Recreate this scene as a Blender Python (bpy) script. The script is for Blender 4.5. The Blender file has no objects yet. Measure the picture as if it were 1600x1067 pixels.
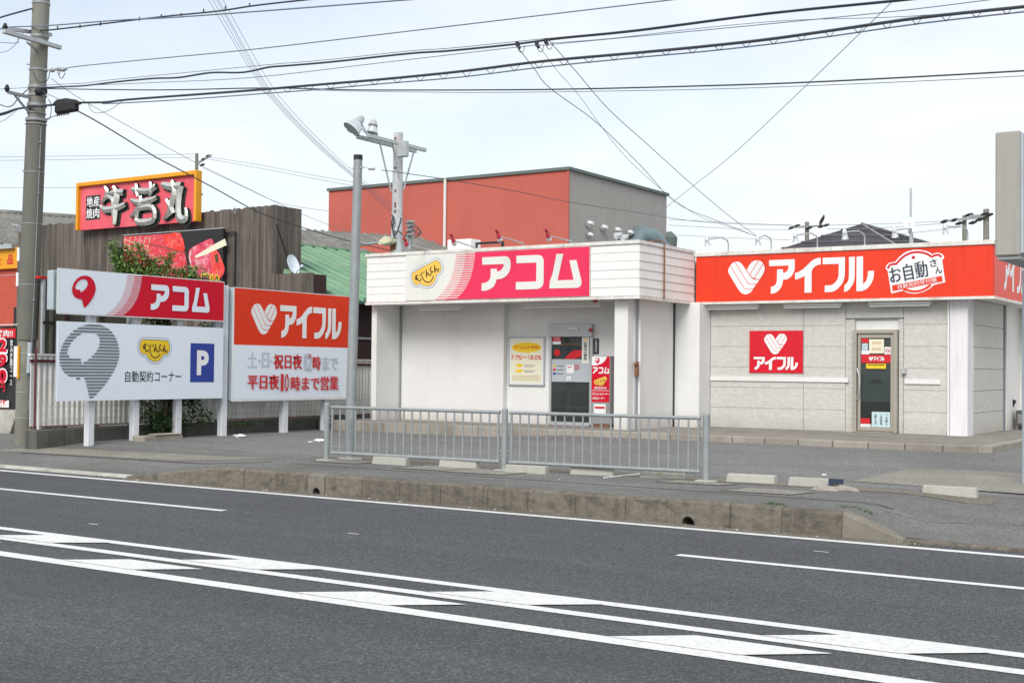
import bpy, bmesh, math, random
from mathutils import Vector, Matrix
from mathutils.geometry import tessellate_polygon
random.seed(7)
R=math.radians
SC=bpy.context.scene
COL=SC.collection
# ------------------------------------------------------------------ camera
# world: X along the road (to the right), Y across it (away from the camera), Z up; camera at the origin, eye height 1.6
FPX=1995.0; CX=800.0; CY=533.5; EYE=1.6
yaw=R(33.2); pitch=math.atan((575-533.5)/FPX); roll=math.atan(.0099)
_f=Vector((-math.sin(yaw)*math.cos(pitch),math.cos(yaw)*math.cos(pitch),math.sin(pitch)))
_r=Vector((math.cos(yaw),math.sin(yaw),0)); _u=_r.cross(_f)
IX=_r*math.cos(roll)+_u*math.sin(roll); IU=_u*math.cos(roll)-_r*math.sin(roll)
cam=bpy.data.cameras.new('camera'); camo=bpy.data.objects.new('camera',cam); COL.objects.link(camo)
m3=Matrix((IX,IU,-_f)).transposed()
camo.matrix_world=Matrix.Translation((0,0,EYE))@m3.to_4x4()
cam.sensor_width=36; cam.lens=FPX*36/1600; cam.clip_end=3000; cam.clip_start=.05
SC.camera=camo
# ------------------------------------------------------------------ world
W=bpy.data.worlds.new('World'); SC.world=W; W.use_nodes=True
nt=W.node_tree; nt.nodes.clear()
N=nt.nodes.new; L=nt.links.new
sky=N('ShaderNodeTexSky'); sky.sky_type='NISHITA'; sky.sun_disc=False
SUN_EL=R(40); SUN_AZ=R(164)   # azimuth measured from +Y clockwise
sky.sun_elevation=SUN_EL; sky.sun_rotation=SUN_AZ; sky.dust_density=2.0; sky.air_density=1.0
tc=N('ShaderNodeTexCoord'); mp=N('ShaderNodeMapping'); mp.inputs['Scale'].default_value=(1.0,1.0,3.2)
L(tc.outputs['Generated'],mp.inputs['Vector'])
n1=N('ShaderNodeTexNoise'); n1.inputs['Scale'].default_value=2.3; n1.inputs['Detail'].default_value=7; n1.inputs['Roughness'].default_value=.52; n1.inputs['Distortion'].default_value=.5
L(mp.outputs['Vector'],n1.inputs['Vector'])
rp=N('ShaderNodeValToRGB'); rp.color_ramp.elements[0].position=.33; rp.color_ramp.elements[1].position=.62
rp.color_ramp.elements[0].color=(.40,.40,.40,1); rp.color_ramp.elements[1].color=(1,1,1,1)
L(n1.outputs['Fac'],rp.inputs['Fac'])
n2=N('ShaderNodeTexNoise'); n2.inputs['Scale'].default_value=5.5; n2.inputs['Detail'].default_value=6
L(mp.outputs['Vector'],n2.inputs['Vector'])
rp2=N('ShaderNodeValToRGB'); rp2.color_ramp.elements[0].position=.3; rp2.color_ramp.elements[1].position=.7
rp2.color_ramp.elements[0].color=(6.9,7.45,7.8,1); rp2.color_ramp.elements[1].color=(7.9,8.0,8.05,1)
L(n2.outputs['Fac'],rp2.inputs['Fac'])
hs=N('ShaderNodeHueSaturation'); hs.inputs['Saturation'].default_value=.7; hs.inputs['Value'].default_value=1.5
L(sky.outputs['Color'],hs.inputs['Color'])
mx=N('ShaderNodeMixRGB'); L(rp.outputs['Color'],mx.inputs['Fac']); L(hs.outputs['Color'],mx.inputs['Color1']); L(rp2.outputs['Color'],mx.inputs['Color2'])
bg=N('ShaderNodeBackground'); bg.inputs['Strength'].default_value=.1; L(mx.outputs['Color'],bg.inputs['Color'])
wo=N('ShaderNodeOutputWorld'); L(bg.outputs['Background'],wo.inputs['Surface'])
sl=bpy.data.lights.new('sun','SUN'); sl.energy=2.0; sl.angle=R(30); sl.color=(1,.97,.92)
so=bpy.data.objects.new('sun',sl); COL.objects.link(so)
sd=Vector((math.sin(SUN_AZ)*math.cos(SUN_EL),math.cos(SUN_AZ)*math.cos(SUN_EL),math.sin(SUN_EL)))
so.rotation_euler=sd.to_track_quat('Z','Y').to_euler(); so.location=(0,0,30)
SC.view_settings.view_transform='Standard'; SC.view_settings.look='None'; SC.view_settings.exposure=0.40; SC.view_settings.gamma=1
SC.view_settings.use_curve_mapping=False
SC.render.engine='CYCLES'; SC.cycles.max_bounces=6
# ------------------------------------------------------------------ measuring: where a sight line of the photograph meets a real plane
def ray(x,y): return IX*((x-CX)/FPX)-IU*((y-CY)/FPX)+_f
def YP(x,y,Y):
    d=ray(x,y); t=Y/d.y; return Vector((d.x*t,Y,EYE+d.z*t))
def XP(x,y,X):
    d=ray(x,y); t=X/d.x; return Vector((X,d.y*t,EYE+d.z*t))
def ZP(x,y,Z):
    d=ray(x,y); t=(Z-EYE)/d.z; return Vector((d.x*t,d.y*t,Z))
# ------------------------------------------------------------------ materials
MATS={}
def srgb(c):
    return tuple(((v/255)/12.92 if v/255<=.04045 else ((v/255+.055)/1.055)**2.4) for v in c)
def mat(name,col,rough=.6,var=.08,vscale=3.0,bump=0,bscale=40,metal=0,stretch=(1,1,1),streak=0,obj_var=0,spec=.4,dirt=None,dirt_amt=0,dirt_scale=.8,alpha=1,splash=None):
    """col: linear base colour; var: soft tone variation; streak: vertical weather streaks; obj_var: tone change from piece to piece"""
    if name in MATS: return MATS[name]
    m=bpy.data.materials.new(name); m.use_nodes=True; t=m.node_tree; b=t.nodes['Principled BSDF']
    n=t.nodes.new; l=t.links.new
    b.inputs['Roughness'].default_value=rough; b.inputs['Metallic'].default_value=metal
    b.inputs['Specular IOR Level'].default_value=spec
    g=n('ShaderNodeNewGeometry'); mp=n('ShaderNodeMapping'); mp.inputs['Scale'].default_value=stretch
    l(g.outputs['Position'],mp.inputs['Vector'])
    tx=n('ShaderNodeTexNoise'); tx.inputs['Scale'].default_value=vscale; tx.inputs['Detail'].default_value=5; tx.inputs['Roughness'].default_value=.6
    l(mp.outputs['Vector'],tx.inputs['Vector'])
    mr=n('ShaderNodeMapRange'); mr.inputs['From Min'].default_value=.3; mr.inputs['From Max'].default_value=.7
    mr.inputs['To Min'].default_value=1-var; mr.inputs['To Max'].default_value=1+var
    l(tx.outputs['Fac'],mr.inputs['Value'])
    val=mr.outputs['Result']
    def mul(a,bk):
        q=n('ShaderNodeMath'); q.operation='MULTIPLY'; l(a,q.inputs[0]); l(bk,q.inputs[1]); return q.outputs[0]
    if streak:
        mp2=n('ShaderNodeMapping'); mp2.inputs['Scale'].default_value=(9,9,.7); l(g.outputs['Position'],mp2.inputs['Vector'])
        t2=n('ShaderNodeTexNoise'); t2.inputs['Scale'].default_value=1.4; t2.inputs['Detail'].default_value=4; l(mp2.outputs['Vector'],t2.inputs['Vector'])
        m2=n('ShaderNodeMapRange'); m2.inputs['From Min'].default_value=.5; m2.inputs['From Max'].default_value=.78; m2.inputs['To Min'].default_value=1; m2.inputs['To Max'].default_value=1-streak
        l(t2.outputs['Fac'],m2.inputs['Value']); val=mul(val,m2.outputs['Result'])
    if obj_var:
        oi=n('ShaderNodeObjectInfo'); m3_=n('ShaderNodeMapRange'); m3_.inputs['To Min'].default_value=1-obj_var; m3_.inputs['To Max'].default_value=1+obj_var
        l(oi.outputs['Random'],m3_.inputs['Value']); val=mul(val,m3_.outputs['Result'])
    mc=n('ShaderNodeVectorMath'); mc.operation='SCALE'; mc.inputs[0].default_value=col[:3]; l(val,mc.inputs['Scale'])
    out=mc.outputs[0]
    if dirt is not None:
        t3=n('ShaderNodeTexNoise'); t3.inputs['Scale'].default_value=dirt_scale; t3.inputs['Detail'].default_value=8; t3.inputs['Roughness'].default_value=.68; l(mp.outputs['Vector'],t3.inputs['Vector'])
        m4=n('ShaderNodeMapRange'); m4.inputs['From Min'].default_value=.48; m4.inputs['From Max'].default_value=.68; m4.inputs['To Max'].default_value=dirt_amt
        l(t3.outputs['Fac'],m4.inputs['Value'])
        mm=n('ShaderNodeMixRGB'); l(m4.outputs['Result'],mm.inputs['Fac']); l(out,mm.inputs['Color1']); mm.inputs['Color2'].default_value=(*dirt,1); out=mm.outputs['Color']
    if splash is not None:
        # rain splash and dirt up the foot of the wall: (ground height, reach, colour)
        sx=n('ShaderNodeSeparateXYZ'); l(g.outputs['Position'],sx.inputs[0]); m6=n('ShaderNodeMapRange'); m6.inputs['From Min'].default_value=splash[0]; m6.inputs['From Max'].default_value=splash[0]+splash[1]; m6.inputs['To Min'].default_value=.9; m6.inputs['To Max'].default_value=0
        l(sx.outputs['Z'],m6.inputs['Value']); t6=n('ShaderNodeTexNoise'); t6.inputs['Scale'].default_value=3.5; t6.inputs['Detail'].default_value=8; l(g.outputs['Position'],t6.inputs['Vector'])
        k6=n('ShaderNodeMath'); k6.operation='MULTIPLY'; l(m6.outputs['Result'],k6.inputs[0]); l(t6.outputs['Fac'],k6.inputs[1]); mm=n('ShaderNodeMixRGB'); l(k6.outputs[0],mm.inputs['Fac']); l(out,mm.inputs['Color1']); mm.inputs['Color2'].default_value=(*splash[2],1); out=mm.outputs['Color']
    l(out,b.inputs['Base Color'])
    if bump:
        t5=n('ShaderNodeTexNoise'); t5.inputs['Scale'].default_value=bscale; t5.inputs['Detail'].default_value=4; l(g.outputs['Position'],t5.inputs['Vector'])
        bp=n('ShaderNodeBump'); bp.inputs['Strength'].default_value=bump; bp.inputs['Distance'].default_value=.01; l(t5.outputs['Fac'],bp.inputs['Height']); l(bp.outputs['Normal'],b.inputs['Normal'])
    if alpha<1: b.inputs['Alpha'].default_value=alpha
    MATS[name]=m; return m
def asphalt(name,base,light,dark,grain,patch,stain=None,stain_amt=0,lane=0):
    m=bpy.data.materials.new(name); m.use_nodes=True; t=m.node_tree; b=t.nodes['Principled BSDF']; n=t.nodes.new; l=t.links.new
    b.inputs['Roughness'].default_value=.85; b.inputs['Specular IOR Level'].default_value=.25
    g=n('ShaderNodeNewGeometry')
    v=n('ShaderNodeTexVoronoi'); v.inputs['Scale'].default_value=grain; l(g.outputs['Position'],v.inputs['Vector'])
    sep=n('ShaderNodeSeparateColor'); l(v.outputs['Color'],sep.inputs[0])
    r=n('ShaderNodeValToRGB'); e=r.color_ramp.elements
    e[0].position=0; e[0].color=(*[c*dark for c in base],1); e[1].position=1; e[1].color=(*[c*light for c in base],1)
    k=r.color_ramp.elements.new(.72); k.color=(*[c*1.05 for c in base],1); l(sep.outputs[0],r.inputs['Fac'])
    mp=n('ShaderNodeMapping'); mp.inputs['Scale'].default_value=(.05,1.5,1) if lane else (.35,1.3,1); l(g.outputs['Position'],mp.inputs['Vector'])
    no=n('ShaderNodeTexNoise'); no.inputs['Scale'].default_value=.9; no.inputs['Detail'].default_value=8; no.inputs['Roughness'].default_value=.6; l(mp.outputs['Vector'],no.inputs['Vector'])
    mr=n('ShaderNodeMapRange'); mr.inputs['From Min'].default_value=.3; mr.inputs['From Max'].default_value=.7; mr.inputs['To Min'].default_value=1-patch; mr.inputs['To Max'].default_value=1+patch; l(no.outputs['Fac'],mr.inputs['Value'])
    sc=n('ShaderNodeVectorMath'); sc.operation='SCALE'; l(r.outputs['Color'],sc.inputs[0]); l(mr.outputs['Result'],sc.inputs['Scale']); out=sc.outputs[0]
    if stain:
        n3=n('ShaderNodeTexNoise'); n3.inputs['Scale'].default_value=.55; n3.inputs['Detail'].default_value=9; n3.inputs['Roughness'].default_value=.7; l(g.outputs['Position'],n3.inputs['Vector'])
        m4=n('ShaderNodeMapRange'); m4.inputs['From Min'].default_value=.45; m4.inputs['From Max'].default_value=.68; m4.inputs['To Max'].default_value=stain_amt; l(n3.outputs['Fac'],m4.inputs['Value'])
        mm=n('ShaderNodeMixRGB'); l(m4.outputs['Result'],mm.inputs['Fac']); l(out,mm.inputs['Color1']); mm.inputs['Color2'].default_value=(*stain,1); out=mm.outputs['Color']
    l(out,b.inputs['Base Color'])
    bp=n('ShaderNodeBump'); bp.inputs['Strength'].default_value=.5; bp.inputs['Distance'].default_value=.006; l(v.outputs['Distance'],bp.inputs['Height']); l(bp.outputs['Normal'],b.inputs['Normal'])
    MATS[name]=m; return m
M=dict(
 road=asphalt('road_asphalt',(.080,.083,.091),1.85,.62,85,.15,(.056,.058,.062),.4,lane=1),
 lot=asphalt('lot_asphalt',(.185,.187,.184),1.5,.65,60,.12,(.145,.14,.125),.5),
 walk=asphalt('sidewalk_asphalt',(.165,.166,.160),1.4,.7,62,.2,(.11,.105,.09),.6),
 paint=mat('road_paint',(.70,.70,.69),.75,.06,9,dirt=(.34,.34,.34),dirt_amt=.45,dirt_scale=22,bump=.3,bscale=80),
 conc=mat('kerb_concrete',(.155,.137,.112),.9,.2,11,bump=.8,bscale=45,obj_var=.13,dirt=(.055,.052,.042),dirt_amt=.75,dirt_scale=6.5,stretch=(1,1,1.6),streak=.35),
 conc_m=mat('drain_stone',(.21,.19,.16),.9,.2,6,bump=.6,bscale=50,dirt=(.12,.11,.09),dirt_amt=.7,dirt_scale=3),
 conc_l=mat('pale_concrete',(.44,.43,.39),.9,.12,4,bump=.5,bscale=50,obj_var=.08,dirt=(.2,.18,.14),dirt_amt=.6,dirt_scale=2.5),
 conc_step=mat('step_concrete',(.33,.30,.26),.9,.15,4,bump=.5,bscale=50,obj_var=.1,dirt=(.12,.1,.08),dirt_amt=.6,dirt_scale=2),
 conc_d=mat('dark_concrete',(.10,.098,.088),.9,.25,3,bump=.6,bscale=30,streak=.4),
 slab=mat('slab_concrete',(.24,.225,.2),.9,.15,2,bump=.4,bscale=50,dirt=(.14,.125,.1),dirt_amt=.6,dirt_scale=1.4),
 stopw=mat('wheel_stop_paint',(.38,.375,.34),.8,.12,5,bump=.4,bscale=60,dirt=(.26,.24,.19),dirt_amt=.6,dirt_scale=5,obj_var=.06),
 white=mat('white_board',(.72,.73,.74),.5,.04,1.2,streak=.12),
 wallw=mat('white_wall',(.73,.73,.72),.75,.04,.9,streak=.03,bump=.15,bscale=30,dirt=(.6,.6,.57),dirt_amt=.5,dirt_scale=.7,splash=(.44,.35,(.36,.33,.28))),
 siding=mat('white_siding',(.78,.78,.76),.6,.03,1.5,streak=.07,obj_var=.02,dirt=(.62,.59,.52),dirt_amt=.3,dirt_scale=2.2),
 stone=mat('rock_face_siding',(.54,.53,.50),.85,.07,9,bump=1.3,bscale=17,streak=.05,obj_var=.015,splash=(.44,.28,(.38,.36,.31))),
 col_lilac=mat('lilac_white_paint',(.72,.70,.735),.7,.05,1,streak=.15),
 cap=mat('white_metal_cap',(.70,.69,.65),.5,.08,3,streak=.25,dirt=(.33,.17,.08),dirt_amt=.3,dirt_scale=3.5),
 pink=mat('pink_red_film',srgb((224,46,86)),.45,.03,1.2),
 pinkd=mat('crimson_film',srgb((202,14,44)),.5,.03,1.2,spec=.2),
 orange=mat('orange_red_film',srgb((224,56,26)),.45,.05,.9,streak=.1),
 orange2=mat('vermilion_film',srgb((216,58,28)),.5,.03,1,spec=.2),
 poster_red=mat('glossy_red_sheet',srgb((206,16,40)),.18,.05,2),
 litw=mat('letter_white',(.78,.79,.80),.45,.02,2),
 sign_w=mat('sign_face_white',srgb((222,231,242)),.35,.02,.8),
 sign_cream=mat('sign_face_cream',(.70,.71,.67),.5,.03,1),
 edge=mat('blue_grey_metal',(.40,.46,.50),.4,.08,3,streak=.1),
 post=mat('white_post_paint',(.70,.73,.77),.5,.07,2,streak=.15,dirt=(.32,.2,.12),dirt_amt=.22,dirt_scale=5),
 grey_print=mat('slate_print',(.17,.195,.225),.5,.03,2),
 yellow=mat('yellow_print',srgb((232,196,36)),.5,.03,2),
 amber=mat('amber_print',srgb((238,192,84)),.5,.04,3),
 black=mat('black_print',(.018,.018,.02),.5,.05,2),
 navy=mat('navy_print',(.03,.045,.075),.5,.05,2),
 brownp=mat('brown_print',(.10,.06,.025),.5,.05,2),
 blue=mat('blue_print',srgb((38,62,150)),.45,.03,2),
 redp=mat('red_print',srgb((200,30,40)),.5,.03,2),
 faded=mat('faded_print',srgb((182,196,206)),.5,.12,30),
 galv=mat('galvanised_steel',(.30,.325,.335),.5,.1,8,metal=.25,streak=.12),
 galvl=mat('light_galvanised',(.46,.49,.51),.45,.1,8,metal=.3,dirt=(.3,.2,.13),dirt_amt=.2,dirt_scale=6),
 lampm=mat('lamp_aluminium',(.72,.74,.76),.22,.05,8,metal=.7),
 rustpole=mat('rusty_white_pole',(.56,.59,.62),.55,.08,4,dirt=(.20,.09,.045),dirt_amt=.5,dirt_scale=2.2,stretch=(1,1,.5)),
 rust=mat('rusty_iron',(.22,.10,.055),.85,.35,14,bump=.6,bscale=60),
 pole=mat('utility_concrete',(.225,.225,.195),.85,.12,2.2,bump=.3,bscale=60,streak=.2,dirt=(.15,.14,.11),dirt_amt=.5,dirt_scale=1.6),
 sleeve=mat('pole_guard_sheet',(.155,.155,.135),.85,.06,3,bump=.7,bscale=120,streak=.12),
 cable=mat('black_cable',(.045,.05,.065),.6,.1,5),
 cable_b=mat('blue_grey_cable',(.15,.185,.26),.6,.1,5),
 rubber=mat('black_rubber',(.02,.02,.022),.7,.1,5),
 orangew=mat('terracotta_wall',srgb((184,96,84)),.85,.05,.35,bump=.2,bscale=8,streak=.05,dirt=srgb((168,86,72)),dirt_amt=.45,dirt_scale=.25),
 greyw=mat('grey_ribbed_wall',(.38,.36,.34),.8,.04,.6,streak=.12),
 trim=mat('roof_edge_trim',(.12,.15,.14),.6,.06,2),
 greenr=mat('green_roof_metal',srgb((112,154,122)),.55,.07,1.2,obj_var=.12,streak=.1,dirt=srgb((150,170,132)),dirt_amt=.6,dirt_scale=.8),
 greend=mat('green_roof_valley',srgb((70,100,84)),.7,.1,2),
 tile=mat('grey_slate_roof',(.20,.195,.18),.9,.25,2.5,bump=.4,bscale=20,dirt=(.1,.1,.085),dirt_amt=.6,dirt_scale=1.4),
 dkroof=mat('charcoal_roof',(.125,.12,.14),.85,.15,2),
 plank=mat('weathered_plank',(.115,.096,.082),.85,.28,2.2,bump=.7,bscale=30,stretch=(6,6,.45),obj_var=.33,dirt=(.21,.19,.175),dirt_amt=.55,dirt_scale=1.4),
 brown=mat('maroon_wall',(.05,.022,.022),.75,.08,2),
 redwall=mat('red_brick_wall',srgb((186,84,66)),.85,.12,6,bump=.4,bscale=30),
 gold=mat('yellow_sign_frame',srgb((226,156,26)),.5,.07,3,streak=.1),
 rosef=mat('rose_sign_face',srgb((222,88,102)),.5,.09,1.2,streak=.1,dirt=srgb((232,130,140)),dirt_amt=.5,dirt_scale=1.0),
 chrome=mat('polished_letter',(.62,.62,.58),.2,.2,9,metal=.75),
 darkside=mat('dark_letter_side',(.03,.04,.035),.6,.1,4),
 corr=mat('corrugated_sheet',(.86,.86,.83),.6,.05,2,streak=.12,dirt=(.55,.5,.38),dirt_amt=.35,dirt_scale=1.5),
 olive=mat('olive_panel',(.12,.115,.09),.75,.15,1.5,streak=.25),
 maroonpipe=mat('maroon_steel',(.11,.025,.03),.6,.1,4),
 wirew=mat('white_wire',(.6,.6,.58),.5,.05,4),
 bark=mat('bark',(.12,.09,.065),.9,.2,10,bump=.6,bscale=40),
 glass=None, alum=mat('champagne_aluminium',(.42,.385,.33),.4,.05,3,metal=.4),
 alumg=mat('silver_aluminium',(.47,.49,.50),.4,.05,3,metal=.3),
 dark_in=mat('dim_room_tone',(.10,.105,.10),.8,.1,2),  # dimness of the unlit room put into the colour
 frost=mat('frosted_film',(.42,.46,.50),.5,.03,2),
 grey=mat('mid_grey_plastic',(.28,.28,.28),.6,.05,3),
 creamp=mat('cream_paper',(.74,.72,.56),.55,.03,2),
 pale_blue=mat('pale_blue_paper',(.50,.64,.68),.6,.03,3),
 redcap=mat('red_lamp_shell',(.42,.035,.05),.4,.1,10),
 lampy=mat('yellowed_lens',(.50,.47,.33),.35,.1,6),
 grey_box=mat('greige_sign_side',(.34,.33,.30),.55,.04,1.5,streak=.12),
 teal=mat('blue_grey_duct',(.20,.27,.29),.5,.1,3,metal=.3),
 acunit=mat('dark_ac_case',(.10,.105,.10),.7,.1,4),
 tan=mat('tan_signpaper',(.62,.50,.33),.5,.08,8),
 litter=mat('white_litter',(.75,.75,.72),.7,.05,20),
 bird=mat('dark_feathers',(.03,.028,.03),.8,.1,20),
)
def glassmat():
    m=bpy.data.materials.new('door_glass'); m.use_nodes=True; b=m.node_tree.nodes['Principled BSDF']
    b.inputs['Base Color'].default_value=(.55,.62,.60,1); b.inputs['Roughness'].default_value=.04; b.inputs['Transmission Weight'].default_value=.0
    b.inputs['Alpha'].default_value=.42; b.inputs['Base Color'].default_value=(.045,.055,.052,1); b.inputs['Specular IOR Level'].default_value=.7
    t=m.node_tree; n=t.nodes.new('ShaderNodeTexNoise'); n.inputs['Scale'].default_value=.8; bp=t.nodes.new('ShaderNodeBump'); bp.inputs['Strength'].default_value=.03; t.links.new(n.outputs['Fac'],bp.inputs['Height']); t.links.new(bp.outputs['Normal'],b.inputs['Normal'])
    MATS['door_glass']=m; return m
M['glass']=glassmat()
def leafmat(name,c1,c2):
    m=bpy.data.materials.new(name); m.use_nodes=True; t=m.node_tree; b=t.nodes['Principled BSDF']; b.inputs['Roughness'].default_value=.65
    g=t.nodes.new('ShaderNodeNewGeometry'); r=t.nodes.new('ShaderNodeValToRGB'); r.color_ramp.elements[0].color=(*c1,1); r.color_ramp.elements[1].color=(*c2,1)
    t.links.new(g.outputs['Random Per Island'],r.inputs['Fac']); t.links.new(r.outputs['Color'],b.inputs['Base Color'])
    b.inputs['Subsurface Weight'].default_value=0
    MATS[name]=m; return m
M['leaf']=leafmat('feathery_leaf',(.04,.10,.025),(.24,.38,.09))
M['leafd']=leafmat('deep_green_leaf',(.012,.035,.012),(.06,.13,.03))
def meatmat():
    m=bpy.data.materials.new('printed_meat_photo'); m.use_nodes=True; t=m.node_tree; b=t.nodes['Principled BSDF']; b.inputs['Roughness'].default_value=.4
    n=t.nodes.new; l=t.links.new; g=n('ShaderNodeNewGeometry'); mp=n('ShaderNodeMapping'); mp.inputs['Rotation'].default_value=(0,.6,0); mp.inputs['Scale'].default_value=(2.2,1,6); l(g.outputs['Position'],mp.inputs['Vector'])
    x=n('ShaderNodeTexNoise'); x.inputs['Scale'].default_value=2.8; x.inputs['Detail'].default_value=7; x.inputs['Distortion'].default_value=1.8; l(mp.outputs['Vector'],x.inputs['Vector'])
    r=n('ShaderNodeValToRGB'); e=r.color_ramp.elements; e[0].position=.3; e[0].color=(*srgb((140,24,30)),1); e[1].position=.72; e[1].color=(*srgb((240,190,200)),1)
    k=e.new(.45); k.color=(*srgb((222,50,44)),1); k=e.new(.58); k.color=(*srgb((206,70,96)),1); l(x.outputs['Fac'],r.inputs['Fac']); l(r.outputs['Color'],b.inputs['Base Color'])
    MATS['printed_meat_photo']=m; return m
M['meat']=meatmat()
# ------------------------------------------------------------------ mesh helpers
class MB:
    def __init__(s): s.v=[]; s.f=[]; s.mi=[]; s.mats=[]
    def m(s,mt):
        if mt not in s.mats: s.mats.append(mt)
        return s.mats.index(mt)
    def add(s,vs,fs,mt):
        o=len(s.v); s.v+= [Vector(a) for a in vs]; k=s.m(mt)
        for f in fs: s.f.append(tuple(o+i for i in f)); s.mi.append(k)
        return s
    def box(s,x0,x1,y0,y1,z0,z1,mt):
        return s.hexa([(x0,y0,z0),(x1,y0,z0),(x1,y1,z0),(x0,y1,z0),(x0,y0,z1),(x1,y0,z1),(x1,y1,z1),(x0,y1,z1)],mt)
    def hexa(s,p,mt):
        return s.add(p,[(3,2,1,0),(4,5,6,7),(0,1,5,4),(1,2,6,5),(2,3,7,6),(3,0,4,7)],mt)
    def bar(s,a,b,w,h,mt,up=Vector((0,0,1))):
        a=Vector(a);b=Vector(b); d=(b-a).normalized(); sx=d.cross(up)
        if sx.length<1e-3: sx=d.cross(Vector((0,1,0)))
        sx.normalize(); sz=sx.cross(d).normalized(); sx=sx*w/2; sz=sz*h/2
        return s.hexa([a-sx-sz,a+sx-sz,b+sx-sz,b-sx-sz,a-sx+sz,a+sx+sz,b+sx+sz,b-sx+sz],mt)
    def tube(s,pts,r,mt,n=8,caps=True):
        pts=[Vector(p) for p in pts]; rs=r if isinstance(r,(list,tuple)) else [r]*len(pts)
        vs=[];fs=[]; ref=None
        for i,p in enumerate(pts):
            d=(pts[min(i+1,len(pts)-1)]-pts[max(i-1,0)]).normalized()
            if ref is None:
                ref=d.cross(Vector((0,0,1)));
                if ref.length<.1: ref=d.cross(Vector((0,1,0)))
            ref=(ref-d*ref.dot(d)).normalized(); q=d.cross(ref)
            for k in range(n):
                a=2*math.pi*k/n; vs.append(p+(ref*math.cos(a)+q*math.sin(a))*rs[i])
        for i in range(len(pts)-1):
            for k in range(n): fs.append((i*n+k,i*n+(k+1)%n,(i+1)*n+(k+1)%n,(i+1)*n+k))
        if caps: fs.append(tuple(range(n))[::-1]); fs.append(tuple((len(pts)-1)*n+k for k in range(n)))
        return s.add(vs,fs,mt)
    def build(s,name,parent=None,bevel=0,smooth=False,kind=None):
        if s.v:
            lo=Vector(tuple(min(v[i] for v in s.v) for i in range(3))); hi=Vector(tuple(max(v[i] for v in s.v) for i in range(3))); c=(lo+hi)/2; c.z=lo.z
        else: c=Vector()
        me=bpy.data.meshes.new(name); me.from_pydata([v-c for v in s.v],[],s.f)
        for mt in s.mats: me.materials.append(mt)
        me.polygons.foreach_set('material_index',s.mi)
        bm=bmesh.new(); bm.from_mesh(me); bmesh.ops.recalc_face_normals(bm,faces=bm.faces)
        if bevel: bmesh.ops.bevel(bm,geom=[e for e in bm.edges if len(e.link_faces)==2 and e.calc_face_angle(0)>.6],offset=bevel,segments=1,affect='EDGES',clamp_overlap=True)
        if smooth:
            for f in bm.faces: f.smooth=True
            for e in bm.edges:
                if len(e.link_faces)==2 and e.calc_face_angle(0)>.7: e.smooth=False
        bm.to_mesh(me); bm.free()
        o=bpy.data.objects.new(name,me); COL.objects.link(o); o.location=c
        if parent is not None: attach(o,parent)
        if kind: o['kind']=kind
        return o
def attach(o,parent):
    o.parent=parent; o.matrix_parent_inverse=Matrix.Translation(-wloc(parent))
def wloc(o):
    # world location of an unrotated object in a parent chain
    if o.parent is None: return o.location.copy()
    return o.matrix_parent_inverse.translation+o.location+wloc(o.parent)
def tag(o,label,cat,group=None):
    o['label']=label; o['category']=cat
    if group: o['group']=group
    return o
def thing(name,label,cat,loc,group=None):
    o=bpy.data.objects.new(name,None); COL.objects.link(o); o.location=Vector(loc); o.empty_display_size=.2
    return tag(o,label,cat,group)
def copy_tree(src,delta,parent=None):
    c=src.copy(); COL.objects.link(c)
    if parent is None: c.location=src.location+Vector(delta)
    else: c.parent=parent
    for ch in src.children: copy_tree(ch,delta,c)
    return c
def sub(o,name,**k): return o
# ---- flat art on a plane. frame F=(origin,u,v,n): point = o+u*a+v*b+n*c
class Fr:
    def __init__(s,o,u,v):
        s.o=Vector(o); s.u=Vector(u).normalized(); s.v=Vector(v).normalized(); s.n=s.u.cross(s.v).normalized()
    def p(s,a,b,c=0): return s.o+s.u*a+s.v*b+s.n*c
    def shift(s,c): return Fr(s.o+s.n*c,s.u,s.v)
def smoothpts(pts,closed=False,n=4):
    out=[]; m=len(pts)
    rng=range(m if closed else m-1)
    for i in rng:
        p0=pts[(i-1)%m] if closed or i>0 else pts[i]; p1=pts[i]; p2=pts[(i+1)%m]; p3=pts[(i+2)%m] if closed or i+2<m else p2
        for k in range(n):
            t=k/n; out.append(tuple(.5*((2*p1[j])+(-p0[j]+p2[j])*t+(2*p0[j]-5*p1[j]+4*p2[j]-p3[j])*t*t+(-p0[j]+3*p1[j]-3*p2[j]+p3[j])*t**3) for j in range(2)))
    if not closed: out.append(tuple(pts[-1]))
    return out
def stroke(pts,w,smooth=True,closed=False,cap=True):
    ws=w if isinstance(w,(list,tuple)) else None
    if smooth and len(pts)>2:
        if ws: 
            q=smoothpts(pts,False,4); W=[]
            for i in range(len(pts)-1):
                for k in range(4): W.append(ws[i]+(ws[i+1]-ws[i])*k/4)
            W.append(ws[-1]); pts=q
        else: pts=smoothpts(pts,False,4); W=[w]*len(pts)
    else: W=ws or [w]*len(pts)
    L_=[];R_=[]
    for i,p in enumerate(pts):
        a=pts[max(i-1,0)]; b=pts[min(i+1,len(pts)-1)]; dx=b[0]-a[0]; dy=b[1]-a[1]; l=math.hypot(dx,dy) or 1; nx=-dy/l; ny=dx/l
        L_.append((p[0]+nx*W[i]/2,p[1]+ny*W[i]/2)); R_.append((p[0]-nx*W[i]/2,p[1]-ny*W[i]/2))
    quads=[]
    for i in range(len(pts)-1): quads.append([L_[i],L_[i+1],R_[i+1],R_[i]])
    return ('strip',L_,R_)
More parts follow.
